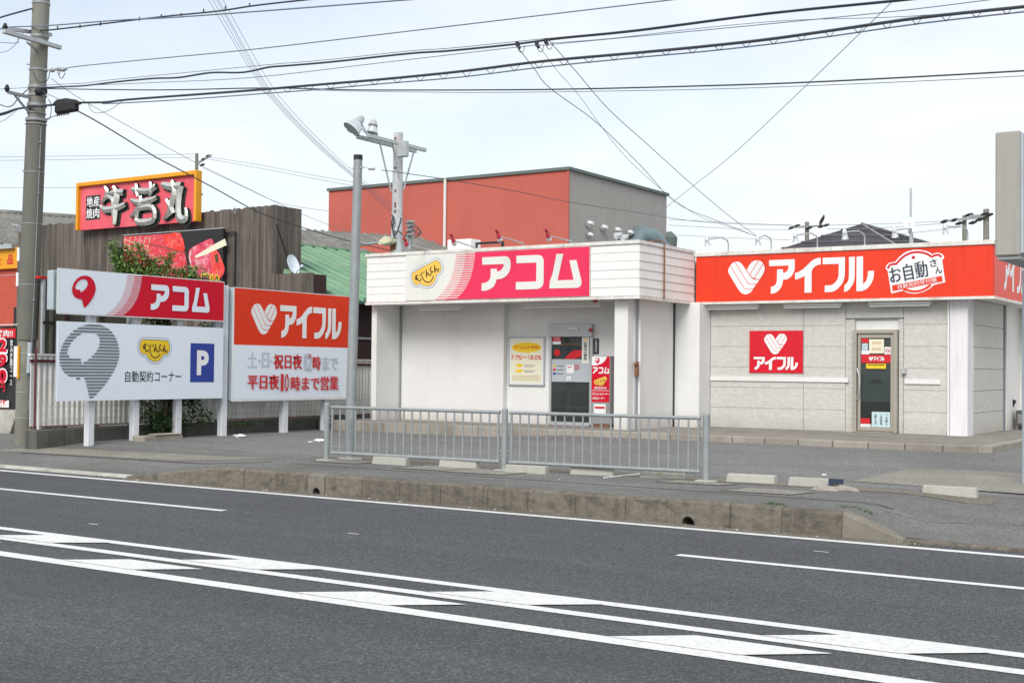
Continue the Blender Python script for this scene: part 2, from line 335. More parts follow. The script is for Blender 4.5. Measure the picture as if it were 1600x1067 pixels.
class Art:
    """flat print or cut letters: polygons and strokes laid on a frame, each a hair proud of the one before"""
    def __init__(s,fr,base=.003,step=.0006): s.fr=fr; s.mb=MB(); s.c=base; s.step=step
    def up(s,d=None): s.c+=d or s.step
    def poly(s,pts,mt,holes=(),closedsmooth=0):
        if closedsmooth: pts=smoothpts(pts,True,closedsmooth)
        loops=[pts]+list(holes); tri=tessellate_polygon([[Vector((a,b,0)) for a,b in lp] for lp in loops])
        flat=[q for lp in loops for q in lp]
        s.mb.add([s.fr.p(a,b,s.c) for a,b in flat],[tuple(t) for t in tri],mt); s.up(); return s
    def rect(s,a0,a1,b0,b1,mt): return s.poly([(a0,b0),(a1,b0),(a1,b1),(a0,b1)],mt)
    def line(s,pts,w,mt,smooth=True):
        _,l,r=stroke(pts,w,smooth); n=len(l)
        s.mb.add([s.fr.p(a,b,s.c) for a,b in l+r],[(i,i+1,n+i+1,n+i) for i in range(n-1)],mt); s.up(); return s
    def ell(s,ca,cb,ra,rb,mt,n=28): return s.poly([(ca+ra*math.cos(2*math.pi*k/n),cb+rb*math.sin(2*math.pi*k/n)) for k in range(n)],mt)
    def text(s,body,a0,b0,w,h,mt,bold=.0,rot=0,vertical=False):
        vs,fs=text_mesh(body,bold,vertical)
        if not vs: return s
        x0=min(v[0] for v in vs);x1=max(v[0] for v in vs);y0=min(v[1] for v in vs);y1=max(v[1] for v in vs)
        cr,sr=math.cos(rot),math.sin(rot)
        out=[]
        for v in vs:
            a=(v[0]-x0)/(x1-x0)*w; b=(v[1]-y0)/(y1-y0)*h
            out.append(s.fr.p(a0+a*cr-b*sr,b0+a*sr+b*cr,s.c))
        s.mb.add(out,fs,mt); s.up(); return s
    def glyphs(s,gl,a0,b0,h,mt,wscale=1,rot=0,holes=None,bulk=0):
        cr,sr=math.cos(rot),math.sin(rot)
        for g in gl:
            s.poly([(a0+(x*wscale*cr-y*sr)*h,b0+(x*wscale*sr+y*cr)*h) for x,y in g],mt); 
        return s
    def lines(s,ls,a0,b0,h,w,mt,wscale=1,rot=0):
        cr,sr=math.cos(rot),math.sin(rot)
        for g in ls: s.line([(a0+(x*wscale*cr-y*sr)*h,b0+(x*wscale*sr+y*cr)*h) for x,y in g],w,mt)
        return s
    def build(s,name,parent=None): return s.mb.build(name,parent)
    def flush(s,name,parent):
        o=s.mb.build(name,parent); s.mb=MB(); return o
    def heavy(s,body,a0,b0,w,h,mt,dx,rot=0,bold=.008,vertical=False):
        for k in (-1,0,1): s.text(body,a0+k*dx,b0+(.3*dx if k else 0),w,h,mt,bold,rot,vertical)
        return s
_TC={}
def text_mesh(body,bold=0,vertical=False):
    key=(body,bold,vertical)
    if key in _TC: return _TC[key]
    if vertical: body='\n'.join(body)
    c=bpy.data.curves.new('t','FONT'); c.body=body; c.size=1; c.offset=bold; c.resolution_u=3; c.fill_mode='FRONT'; c.align_x='CENTER' if vertical else 'LEFT'
    if vertical: c.space_line=.95
    o=bpy.data.objects.new('t',c); COL.objects.link(o); dg=bpy.context.evaluated_depsgraph_get(); dg.update()
    me=bpy.data.meshes.new_from_object(o.evaluated_get(dg)); vs=[tuple(v.co) for v in me.vertices]; fs=[tuple(p.vertices) for p in me.polygons]
    bpy.data.objects.remove(o); bpy.data.curves.remove(c); bpy.data.meshes.remove(me)
    _TC[key]=(vs,fs); return vs,fs
AI_TEXT=[[(0.0,0.99),(0.796,0.99),(0.798,0.754),(0.787,0.663),(0.759,0.587),(0.711,0.512),(0.648,0.453),(0.568,0.41),(0.44,0.398),(0.425,0.307),(0.401,0.215),(0.353,0.14),(0.281,0.065),(0.2,0.021),(0.12,0.003),(0.063,0.001),(0.07,0.201),(0.135,0.215),(0.191,0.244),(0.231,0.297),(0.25,0.373),(0.258,0.711),(0.438,0.708),(0.439,0.598),(0.503,0.611),(0.559,0.647),(0.599,0.715),(0.611,0.814),(0.009,0.812)],[(0.807,0.586),(0.888,0.6),(0.951,0.632),(1.046,0.686),(1.14,0.767),(1.234,0.854),(1.327,0.934),(1.421,0.979),(1.514,1.0),(1.58,1.0),(1.581,0.811),(1.5,0.799),(1.422,0.767),(1.36,0.713),(1.321,0.654),(1.31,0.586),(1.309,0.004),(1.097,0.004),(1.102,0.487),(1.015,0.452),(0.952,0.428),(0.889,0.402),(0.808,0.396)],[(1.639,0.995),(2.296,0.994),(2.294,0.524),(2.279,0.406),(2.242,0.287),(2.181,0.192),(2.105,0.112),(2.029,0.054),(1.952,0.018),(1.86,0.006),(1.703,0.005),(1.705,0.194),(1.875,0.2),(1.951,0.228),(2.028,0.293),(2.081,0.374),(2.111,0.471),(2.117,0.807),(1.64,0.809)],[(2.409,0.99),(2.584,0.991),(2.582,0.441),(2.567,0.323),(2.538,0.234),(2.485,0.146),(2.425,0.066),(2.349,0.013),(2.273,0.0),(2.28,0.189),(2.333,0.225),(2.378,0.283),(2.405,0.372),(2.411,0.461)],[(2.632,0.992),(2.82,0.996),(2.819,0.215),(2.868,0.247),(2.912,0.305),(2.942,0.385),(2.957,0.459),(2.961,0.574),(3.134,0.571),(3.125,0.409),(3.091,0.292),(3.039,0.191),(2.965,0.104),(2.876,0.04),(2.787,0.013),(2.629,0.009)]]
HEART=[[(0.0,0.734),(0.025,0.811),(0.075,0.888),(0.15,0.955),(0.233,0.984),(0.317,0.985),(0.4,0.946),(0.467,0.874),(0.584,0.714),(0.685,0.571),(0.768,0.483),(0.85,0.439),(0.932,0.432),(0.998,0.438),(0.965,0.377),(0.9,0.301),(0.835,0.21),(0.786,0.134),(0.721,0.058),(0.639,0.014),(0.556,0.0),(0.456,0.026),(0.373,0.098),(0.305,0.193),(0.17,0.4),(0.051,0.591),(0.009,0.671)],[(0.593,0.729),(0.666,0.851),(0.748,0.949),(0.83,0.992),(0.912,1.0),(1.011,0.985),(1.093,0.921),(1.142,0.834),(1.159,0.756),(1.143,0.664),(1.095,0.573),(1.014,0.452),(0.932,0.444),(0.85,0.457),(0.767,0.506),(0.693,0.578)]]
HEART_LINES=[[(0.066,0.88),(0.471,0.251),(0.538,0.179),(0.638,0.146),(0.72,0.143),(0.819,0.164)],[(0.216,0.984),(0.603,0.372),(0.67,0.315),(0.769,0.292),(0.916,0.308)],[(0.581,0.733),(0.701,0.555),(0.784,0.467),(0.883,0.433),(1.022,0.444)],[(0.961,0.992),(0.693,0.578)],[(1.109,0.885),(0.833,0.458)]]
AC_TEXT=[[(0.009,0.998),(0.83,1.0),(0.924,0.981),(0.992,0.922),(1.025,0.82),(1.026,0.708),(1.009,0.597),(0.957,0.498),(0.864,0.411),(0.757,0.358),(0.65,0.335),(0.536,0.331),(0.502,0.231),(0.436,0.12),(0.328,0.055),(0.192,0.009),(0.0,0.0),(0.003,0.227),(0.121,0.237),(0.229,0.279),(0.297,0.35),(0.323,0.462),(0.32,0.647),(0.543,0.646),(0.544,0.561),(0.647,0.575),(0.727,0.629),(0.78,0.706),(0.784,0.773),(0.018,0.778)],[(1.225,0.996),(1.979,0.994),(2.083,0.968),(2.143,0.9),(2.17,0.822),(2.169,0.184),(2.131,0.086),(2.054,0.028),(1.951,0.007),(1.216,0.006),(1.218,0.228),(1.917,0.231),(1.921,0.776),(1.228,0.779)],[(2.596,0.996),(2.825,0.993),(2.642,0.236),(3.172,0.238),(3.029,0.796),(3.262,0.796),(3.435,0.191),(3.424,0.084),(3.362,0.021),(3.275,0.006),(2.369,0.012),(2.382,0.222),(2.474,0.438)]]
HEAD=[[(0.0,0.512),(0.009,0.623),(0.06,0.754),(0.167,0.88),(0.298,0.962),(0.452,1.0),(0.586,0.991),(0.699,0.943),(0.791,0.856),(0.85,0.729),(0.868,0.6),(0.843,0.487),(0.778,0.353),(0.669,0.199),(0.56,0.083),(0.45,0.0),(0.403,0.13),(0.356,0.272),(0.268,0.267),(0.157,0.293),(0.069,0.352),(0.024,0.423)],[(0.107,0.61),(0.138,0.704),(0.213,0.8),(0.321,0.871),(0.432,0.892),(0.521,0.866),(0.567,0.804),(0.565,0.712),(0.515,0.625),(0.439,0.547),(0.319,0.472),(0.288,0.56),(0.196,0.546),(0.13,0.566)]]
BLOB=[[(0.007,0.705),(0.028,0.854),(0.096,0.949),(0.213,1.0),(1.562,0.983),(1.711,0.91),(1.789,0.74),(1.802,0.587),(1.721,0.433),(1.599,0.348),(1.403,0.326),(1.332,0.2),(1.164,0.066),(0.924,0.0),(0.682,0.062),(0.489,0.191),(0.391,0.339),(0.202,0.348),(0.059,0.465),(0.0,0.594)]]
BLOB_TEXT=[[(0.61,0.811),(0.601,0.567),(0.653,0.343),(0.775,0.213),(0.921,0.158),(1.089,0.217),(1.232,0.351)],[(0.171,0.746),(0.406,0.788)],[(0.286,0.841),(0.29,0.655),(0.235,0.598),(0.187,0.653),(0.252,0.68),(0.315,0.6),(0.351,0.481),(0.46,0.471),(0.505,0.565)],[(0.445,0.751),(0.517,0.697)],[(0.956,0.818),(0.842,0.458),(0.912,0.591),(0.984,0.611),(1.01,0.499),(1.084,0.454),(1.188,0.558)],[(1.271,0.806),(1.152,0.671),(1.302,0.503)],[(1.477,0.791),(1.376,0.466),(1.447,0.589),(1.51,0.59),(1.527,0.488),(1.587,0.454),(1.654,0.547)],[(0.707,0.764),(0.732,0.712)],[(0.778,0.788),(0.803,0.728)]]
EMB=[[(0.0,0.592),(0.018,0.664),(0.072,0.716),(0.144,0.737),(0.216,0.738),(0.288,0.822),(0.383,0.909),(0.49,0.97),(0.632,1.0),(0.774,0.996),(0.915,0.964),(1.008,0.925),(1.067,0.881),(1.125,0.908),(1.194,0.915),(1.275,0.884),(1.321,0.829),(1.324,0.782),(1.281,0.748),(1.352,0.239),(1.103,0.187),(1.011,0.107),(0.882,0.039),(0.73,0.001),(0.612,0.0),(0.493,0.03),(0.41,0.074),(0.135,0.015),(0.049,0.542)]]
EMB_LINES=[[(0.054,0.59),(0.09,0.661),(0.156,0.689),(0.241,0.692),(0.276,0.726),(0.372,0.819),(0.491,0.898),(0.633,0.94),(0.774,0.94),(0.915,0.905),(1.008,0.854),(1.055,0.826),(1.102,0.85),(1.183,0.864),(1.229,0.845),(1.264,0.806)],[(0.41,0.11),(0.517,0.078),(0.636,0.051),(0.777,0.059),(0.917,0.109),(1.034,0.195)]]
EMB_BAND=[[(0.152,0.201),(1.276,0.389),(1.3,0.258),(0.165,0.066)],[(0.639,0.868),(0.668,0.855),(0.68,0.825),(0.669,0.796),(0.639,0.785),(0.609,0.798),(0.597,0.828),(0.609,0.858)]]
USHI=[([(-27.936,6.376),(-27.848,6.245),(-27.912,6.069),(-28.055,5.931)],[0.02,0.05,0.05,0.02]),([(-27.744,6.171),(-27.458,6.174),(-27.173,6.155)],[0.03,0.06,0.06]),([(-28.111,5.855),(-27.92,5.741),(-27.649,5.736),(-27.381,5.765),(-27.082,5.836)],[0.03,0.06,0.06,0.06,0.045]),([(-27.569,6.339),(-27.455,6.084),(-27.516,5.818),(-27.518,5.616),(-27.521,5.313)],[0.03,0.09,0.09,0.08,0.05]),([(-27.912,6.069),(-27.759,6.07),(-27.604,5.981),(-27.6,5.823)],[0.04,0.04,0.05,0.05]),([(-26.844,6.222),(-26.597,6.16),(-26.207,6.134),(-25.92,6.235)],[0.04,0.055,0.055,0.06]),([(-26.699,6.356),(-26.662,6.165),(-26.609,6.006)],[0.02,0.05,0.02]),([(-26.148,6.361),(-26.111,6.149),(-26.155,5.998)],[0.02,0.06,0.03]),([(-26.87,5.934),(-26.589,5.85),(-26.201,5.869),(-25.866,5.936)],[0.03,0.06,0.06,0.04]),([(-26.522,6.023),(-26.507,5.801),(-26.649,5.632),(-26.892,5.491)],[0.03,0.06,0.06,0.02]),([(-26.586,5.695),(-26.036,5.684),(-26.012,5.353),(-26.627,5.354),(-26.586,5.695)],[0.05,0.055,0.06,0.06,0.05]),([(-25.698,6.263),(-25.381,6.186),(-24.976,6.18)],[0.05,0.07,0.07]),([(-24.976,6.18),(-25.048,5.926),(-25.072,5.604),(-25.02,5.353),(-24.788,5.329),(-24.794,5.608)],[0.07,0.07,0.07,0.08,0.06,0.02]),([(-25.322,6.345),(-25.237,6.046),(-25.324,5.727),(-25.428,5.495),(-25.621,5.354)],[0.02,0.07,0.07,0.06,0.02]),([(-25.532,5.881),(-25.369,5.665),(-25.256,5.474)],[0.02,0.07,0.06])]
def FY(Y): return Fr((0,Y,0),(1,0,0),(0,0,1))
def FX(X): return Fr((X,0,0),(0,1,0),(0,0,1))
def pY(Y,*pts):
    r=[(lambda q:(q.x,q.z))(YP(x,y,Y)) for x,y in pts]; return r
def pX(X,*pts): return [(lambda q:(q.y,q.z))(XP(x,y,X)) for x,y in pts]
def bounds(r): return min(p[0] for p in r),max(p[0] for p in r),min(p[1] for p in r),max(p[1] for p in r)
def place(mesh_obj,parent,loc,name=None,scale=None):
    c=mesh_obj.copy(); COL.objects.link(c); c.location=Vector(loc)
    if scale: c.scale=scale
    if name: c.name=name
    if parent is not None: attach(c,parent)
    return c
# ================================================================== GROUND
def clamp(v,a=0,b=1): return max(a,min(b,v))
def gz(x,y):
    base=.24+.03*clamp(y-17.5,0,3.5)
    kl=clamp((-12.45-x)/1.9); kr=clamp((x+4.1)/.62); k=max(kl,kr)
    drv=.03+.21*clamp((y-12.3)/2.9)
    return base*(1-k)+min(drv,base)*k
def sheet(name,xs,ys,zf,mats,pick,kind='structure'):
    mb=MB(); n=len(xs)
    vs=[(x,y,zf(x,y)) for y in ys for x in xs]
    for mt in mats: mb.m(mt)
    mb.v=[Vector(v) for v in vs]
    for j in range(len(ys)-1):
        for i in range(n-1):
            mb.f.append((j*n+i,j*n+i+1,(j+1)*n+i+1,(j+1)*n+i)); mb.mi.append(pick((xs[i]+xs[i+1])/2,(ys[j]+ys[j+1])/2))
    return mb.build(name,kind=kind)
def fr(a,b,s): 
    n=max(1,int(round((b-a)/s))); return [a+(b-a)*i/n for i in range(n)]
xs=[-900,-300,-100,-50,-30]+fr(-24,-2,.25)+fr(-2,6,1)+[6,15,50,100,300,900]
ysl=fr(15,21.5,.5)+[21.5,24,30,60,200,900]
ysw=fr(12.2,15,.2)+[15]
sheet('parking_lot',xs,ysl,gz,[M['lot']],lambda x,y:0)
sheet('sidewalk',xs,ysw,gz,[M['walk']],lambda x,y:0)
rb=MB(); rb.add([(-900,-14,0),(900,-14,0),(900,12.26,0),(-900,12.26,0)],[(0,1,2,3)],M['road']); road=rb.build('road',kind='structure')
rb=MB(); rb.add([(-900,-900,.02),(900,-900,.02),(900,-14,.02),(-900,-14,.02)],[(0,1,2,3)],M['walk']); rb.build('far_roadside',kind='structure')
def mark(pts,z=.004,name='road_marking'):
    mb=MB(); mb.add([(a,b,z) for a,b in pts],[tuple(range(len(pts)))],M['paint']); return mb.build(name,road)
mark([(-300,11.71),(60,11.71),(60,11.84),(-300,11.84)],name='edge_line')
for k in range(-5,3):
    x1=-10.34+11.49*k+0; x0=x1-6.0
    mark([(x0,10.0),(x1,10.0),(x1,10.11),(x0,10.11)],name='lane_line')
for yc,w in ((7.68,.125),(7.25,.125),(6.66,.165)): mark([(-200,yc-w/2),(60,yc-w/2),(60,yc+w/2),(-200,yc+w/2)],name='median_line')
def gp(x,y): q=ZP(x,y,0); return (q.x,q.y)
hA=[gp(284,875),gp(385,875),gp(510,891.5),gp(396,890)]; hB=[gp(94,875),gp(192,875),gp(304,887.5),gp(208,890)]
print('hatch',hA,hB,[gp(457,926),gp(564,924),gp(700,944),gp(597,945)])
def hatch(x0,ylo,yhi,z=.0075):
    # slanted bar between two median lines: long thin parallelogram, far edge starts to the left
    w=.84
    mark([(x0,ylo),(x0+w,ylo),(x0+w+.42,yhi),(x0+.42,yhi)],z,'median_hatch')
for k in range(-9,8):
    hatch(-8.0+2.52*k,7.30,7.63); hatch(-8.76+2.53*k,6.73,7.07)
# small paint flecks on the asphalt
for (x,y) in ((552,834),(146,819),(1283,862)):
    a=gp(x,y); mark([(a[0]-.07,a[1]-.012),(a[0]+.07,a[1]-.012),(a[0]+.07,a[1]+.012),(a[0]-.07,a[1]+.012)],.004,'paint_scrap')
# ---- kerb
def kerb_stone(x0,x1,z0,z1,hole=None,mt='conc',pale=False):
    """x0..x1, top heights z0 (left) z1 (right); optional drain notch (cx, cz, r)"""
    g=.003; x0+=g; x1-=g; yf,yb=12.07,12.25; mb=MB()
    if hole:
        cx,cz,r=hole; pts=[(x0,-.05)]
        a0=math.asin(clamp(-(cz+.05)/r,-1,1)); 
        n=14
        arc=[(cx+r*math.cos(math.pi-a0-(math.pi-2*a0)*k/n),cz+r*math.sin(math.pi-a0-(math.pi-2*a0)*k/n)) for k in range(n+1)]
        pts=[(x0,-.05)]+arc+[(x1,-.05),(x1,z1-.02),(x0,z0-.02)]
        tri=tessellate_polygon([[Vector((a,b,0)) for a,b in pts]]); m=len(pts)
        vs=[(a,yf,b) for a,b in pts]+[(a,yb,b) for a,b in pts]
        fs=[tuple(t) for t in tri]+[tuple(i+m for i in t) for t in tri]+[(i,(i+1)%m,m+(i+1)%m,m+i) for i in range(m)]
        mb.add(vs,fs,M[mt]); mb.hexa([(x0,yf+.015,z0-.02),(x1,yf+.015,z1-.02),(x1,yb,z1-.02),(x0,yb,z0-.02),(x0,yf+.03,z0),(x1,yf+.03,z1),(x1,yb,z1),(x0,yb,z0)],M[mt])
        o=mb.build('kerb_stone',kerb)
        p=MB(); p.tube([(cx,yf-.004,cz),(cx,yf+.16,cz)],r-.001,M['conc_l'],n=20,caps=False); p.tube([(cx,yf-.005,cz),(cx,yf+.16,cz)],r-.012,M['conc_d'],n=20,caps=False)
        p.add([(cx+r*math.cos(a*math.pi/10),yf+.16,cz+r*math.sin(a*math.pi/10)) for a in range(20)],[tuple(range(20))],M['black']); p.build('drain_pipe',o)  # black disc ends the pipe; its dark depth is painted
        return o
    ch=.025
    vs=[]
    for x,z in ((x0,z0),(x1,z1)):
        c=min(ch,max(z,.012)*.4)
        vs+=[(x,yf,-.05),(x,yf+.012,max(z-c,.001)),(x,yf+.012+c,z),(x,yb,z),(x,yb,-.05)]
    mb.add(vs,[(0,1,6,5),(1,2,7,6),(2,3,8,7),(3,4,9,8),(4,3,2,1,0),(5,6,7,8,9)],M[mt])
    return mb.build('kerb_stone',kerb)
kerb=bpy.data.objects.new('kerb',None); COL.objects.link(kerb); kerb.location=(-8,12.1,0); kerb['kind']='structure'
xs_=[-12.52,-12.07,-11.5,-10.94,-10.67,-10.08,-9.49,-8.88,-8.28,-7.67,-7.06,-6.44,-5.86,-5.24,-4.69,-4.08]
for a,b in zip(xs_,xs_[1:]):
    h=.248+random.uniform(-.004,.004)
    if abs(a+10.94)<.01: kerb_stone(a,b,h+.004,h+.004,(-10.8,.02,.065),'conc_m')
    elif abs(a+5.86)<.01: kerb_stone(a,b,h+.003,h+.003,(-5.70,.015,.075))
    else: kerb_stone(a,b,h,h)
kerb_stone(-13.1,-12.52,.185,.248); kerb_stone(-13.7,-13.1,.11,.185); kerb_stone(-14.35,-13.7,.035,.11)
kerb_stone(-4.08,-3.49,.248,.03,None,'conc_m')
x=-14.35
while x>-30: kerb_stone(x-.6,x,.035,.035,None,'conc_l'); x-=.6
x=-3.49
while x<4: kerb_stone(x,x+.6,.03,.03,None,'conc'); x+=.6
# gutter dirt strip between edge line and kerb, concrete aprons and repaired patches
def patch(name,q,mt,z=.004,nx=14,ny=8):
    mb=MB(); vs=[]
    for j in range(ny+1):
        for i in range(nx+1):
            s=i/nx;t=j/ny
            a=[q[0][k]*(1-s)+q[1][k]*s for k in (0,1)]; b=[q[3][k]*(1-s)+q[2][k]*s for k in (0,1)]
            x=a[0]*(1-t)+b[0]*t; y=a[1]*(1-t)+b[1]*t; vs.append((x,y,gz(x,y)+z))
    mb.add(vs,[(j*(nx+1)+i,j*(nx+1)+i+1,(j+1)*(nx+1)+i+1,(j+1)*(nx+1)+i) for j in range(ny) for i in range(nx)],mt)
    return mb.build(name,kind='structure')
M['apron']=asphalt('apron_concrete',(.26,.245,.215),1.35,.75,50,.16,(.15,.14,.115),.6)
M['dirtp']=asphalt('silt_strip',(.20,.18,.15),1.3,.6,60,.3,(.10,.09,.07),.6)
M['stainp']=asphalt('oil_stained_asphalt',(.085,.08,.072),1.9,.6,60,.35,(.15,.145,.13),.5)
M['jointp']=mat('joint_filler',(.05,.048,.042),.9,.3,6)
def g2(x,y,z=.24): q=ZP(x,y,z); return (q.x,q.y)
patch('concrete_apron',[g2(1330,752),g2(1640,775),g2(1640,742),g2(1415,734)],M['apron'],.006)
patch('lot_edge_strip',[(-13.2,14.55),(-3.2,14.35),(-3.2,14.8),(-13.2,15.0)],M['dirtp'],.004,nx=40)
patch('driveway_joint',[(-18.5,13.35),(-13.0,13.55),(-13.0,13.59),(-18.5,13.39)],M['jointp'],.005,nx=30,ny=1)
patch('driveway_apron',[(-19.2,13.4),(-15.2,13.62),(-13.4,14.4),(-19.0,14.0)],M['apron'],.003,nx=30)
for (x0,x1,y0,y1) in ((-10.7,-9.95,13.5,14.15),(-9.9,-9.0,13.45,14.1),(-5.9,-5.1,13.35,13.9),(-12.4,-11.6,13.7,14.3),(-7.0,-6.2,13.9,14.3)):
    patch('concrete_patch',[(x0,y0),(x1,y0+.05),(x1+.12,y1),(x0+.1,y1)],M['apron'],.008,nx=4,ny=3)
    patch('patch_joint',[(x0-.02,y0-.03),(x0+.0,y0-.03),(x0+.1,y1),(x0+.07,y1)],M['jointp'],.010,nx=1,ny=3)
patch('sidewalk_joint',[(-12.3,13.22),(-3.9,13.1),(-3.9,13.13),(-12.3,13.25)],M['jointp'],.006,nx=50,ny=1)
# silt and grit in the gutter, cracks and old bay lines on the lot
q=MB(); q.add([(-14.3,11.87,.003),(-3.4,11.87,.003),(-3.4,12.08,.003),(-14.3,12.08,.003)],[(0,1,2,3)],M['dirtp']); q.build('gutter_silt',kind='structure')
mb=MB(); rs=random.Random(3)
for _ in range(420):
    x=rs.uniform(-15,-3); y=12.07-abs(rs.gauss(0,.07)); s=rs.uniform(.004,.013)
    mb.hexa([(x-s,y-s,.002),(x+s,y-s*.6,.002),(x+s*.7,y+s,.002),(x-s*.8,y+s*.8,.002),(x-s*.5,y-s*.5,s*1.1),(x+s*.6,y-s*.4,s),(x+s*.4,y+s*.5,s*1.2),(x-s*.4,y+s*.5,s)],M['conc_l'] if rs.random()<.10 else M['dirtp'])
for _ in range(260):
    x=rs.uniform(-17,-2); y=rs.choice((rs.uniform(12.4,15),rs.uniform(15,20.7),20.75-abs(rs.gauss(0,.1)))); s=rs.uniform(.004,.012); z=gz(x,y)
    mb.hexa([(x-s,y-s,z),(x+s,y-s*.6,z),(x+s*.7,y+s,z),(x-s*.8,y+s*.8,z),(x-s*.5,y-s*.5,z+s*1.1),(x+s*.6,y-s*.4,z+s),(x+s*.4,y+s*.5,z+s*1.2),(x-s*.4,y+s*.5,z+s)],M['conc_l'] if rs.random()<.06 else M['dirtp'])
mb.build('grit',kind='stuff')
def crack(pts,w=.012):
    w*=.6
    rs=random.Random(int(abs(pts[0][0]*91))); P=[]
    for (a,b),(c,d) in zip(pts,pts[1:]):
        n=max(4,int(math.hypot(c-a,d-b)/.12))
        for i in range(n): t=i/n; P.append((a+(c-a)*t+rs.uniform(-.02,.02),b+(d-b)*t+rs.uniform(-.02,.02)))
    P.append(pts[-1]); _,l_,r_=stroke(P,[w*rs.uniform(.3,1) for _ in P],smooth=False) ; n=len(P)
    mb=MB(); mb.add([(a,b,gz(a,b)+.005) for a,b in l_+r_],[(i,i+1,n+i+1,n+i) for i in range(n-1)],M['jointp']); mb.build('pavement_crack',kind='structure')
crack([(-17.5,16.0),(-14.2,15.7),(-11,16.4),(-8.2,16.0)]); crack([(-9.8,16.5),(-9.2,18.4),(-7.6,20.6)],.01); crack([(-12.3,12.9),(-10.1,13.0),(-7.6,12.8),(-4.6,13.0)],.014); crack([(-3.9,12.9),(-2.9,13.3),(-1.8,13.1)],.02); crack([(-5.8,15.3),(-4.6,17.4),(-3.0,18.8)],.012)
crack([(-14.5,13.3),(-13.0,14.2),(-12.6,15.4)],.012)
# ---- building step
SL=.44
slab=MB(); slab.hexa([(-18.6,20.98,.2),(-4.85,20.98,.2),(-4.85,27.5,.2),(-18.6,27.5,.2),(-18.6,20.98,SL),(-4.85,20.98,SL),(-4.85,27.5,SL),(-18.6,27.5,SL)],M['slab']); slab=slab.build('entrance_step',kind='structure')
x=-18.6
i=0
while x<-5.0:
    x1=min(x+.6,-4.85); mb=MB(); d=random.uniform(-.006,.006); z=SL+.006+random.uniform(-.004,.004)
    mb.box(x+.006,x1-.006,20.80+d,20.98,.2,z,M['conc_step']); mb.build('step_stone',slab,bevel=.012); x=x1
y=20.98
while y<27:
    mb=MB(); mb.box(-4.85,-4.68,y+.006,y+.6-.006,.2,SL+.004,M['conc_step']); mb.build('step_stone',slab,bevel=.012); y+=.6
mb=MB(); mb.hexa([(-4.85,20.8,.2),(-4.68,20.98,.2),(-4.68,20.99,.2),(-4.85,20.98,.2),(-4.85,20.8,SL),(-4.68,20.97,SL),(-4.68,20.98,SL),(-4.85,20.98,SL)],M['conc_step']); mb.build('step_stone',slab)
# ================================================================== WHITE OFFICE (left half)
YA,YF=21.4,23.83
b1=thing('loan_office','white flat roofed roadside office with horizontal siding fascia and recessed glass door','building',(-14.6,21.6,SL))
mb=MB(); mb.box(-17.65,-11.5,22.6,30,.3,3.9,M['wallw'])
o=mb.build('wall',b1)
mb=MB(); mb.box(-17.648,-14.9,22.45,22.598,SL-.1,3.3,M['wallw']); mb.build('wall_panel',b1)
mb=MB(); mb.box(-17.79,-17.652,21.6,22.62,SL-.1,2.96,M['wallw']); mb.build('side_wall',b1)
mb=MB(); mb.box(-17.652,-17.62,22.40,22.448,SL,2.95,M['grey']); mb.build('corner_joint',b1)
mb=MB(); mb.box(-11.79,-11.5,21.6,21.86,SL-.1,2.96,M['wallw']); mb.build('column',b1,bevel=.01)
mb=MB(); mb.box(-11.66,-11.49,21.862,23.6,SL-.1,2.96,M['wallw']); mb.build('side_wall',b1)
mb=MB(); mb.tube([(-11.45,22.0,SL),(-11.45,22.0,2.95)],.028,M['wallw'],n=10); mb.build('downpipe',b1,smooth=True)
mb=MB(); mb.tube([(-11.46,21.9,SL),(-11.46,21.9,2.95)],.010,M['cable_b'],n=6); mb.build('conduit',b1,smooth=True)
q=YP(986,565,21.8); q2=YP(986,588,21.8)
mb=MB(); mb.box(-11.47,-11.40,21.83,21.90,q2.z,q.z,M['rust']); mb.tube([(-11.43,21.82,q.z-.06),(-11.43,21.78,q.z-.03)],.035,M['rust'],n=8); mb.build('rusty_switch',b1,bevel=.008)
mb=MB(); mb.box(-11.485,-11.47,23.55,23.60,SL,2.95,M['black']); mb.build('corner_joint',b1)
mb=MB(); mb.box(-11.49,-10.93,23.6,24.15,SL-.1,2.96,M['wallw']); mb.build('column',b1,bevel=.01)
# fascia backing, soffit, roof
mb=MB()
mb.box(-17.77,-11.17,21.43,21.75,2.95,3.93,M['cap']); mb.box(-11.5,-11.172,21.75,23.9,2.95,3.93,M['cap'])
mb.box(-17.76,-11.5,21.75,22.63,2.96,3.05,M['wallw']); mb.box(-17.7,-11.2,21.75,30,3.72,3.8,M['grey'])
mb.build('fascia_frame',b1)
mb=MB(); mb.box(-17.80,-11.13,21.36,21.62,3.965,4.035,M['cap']); mb.build('roof_edge',b1,bevel=.006)
mb=MB(); mb.box(-11.32,-11.128,21.622,23.80,3.965,4.033,M['cap']); mb.build('roof_edge',b1,bevel=.006)
mb=MB(); mb.box(-17.80,-11.13,21.375,21.44,2.93,2.985,M['cap']); mb.box(-11.19,-11.13,21.442,23.80,2.93,2.985,M['cap']); mb.build('bottom_trim',b1)
rows=[2.99,3.155,3.32,3.485,3.65,3.815,3.962]
def boards(x0,x1):
    for a,b in zip(rows,rows[1:]):
        mb=MB(); d=random.uniform(-.002,.002)
        mb.hexa([(x0+.002,21.385+d,a+.002),(x1-.002,21.385+d,a+.002),(x1-.002,21.43,a+.002),(x0+.002,21.43,a+.002),(x0+.002,21.392+d,b-.002),(x1-.002,21.392+d,b-.002),(x1-.002,21.43,b-.002),(x0+.002,21.43,b-.002)],M['siding']); mb.build('siding_board',b1)
boards(-17.775,-16.69); boards(-12.2,-11.16)
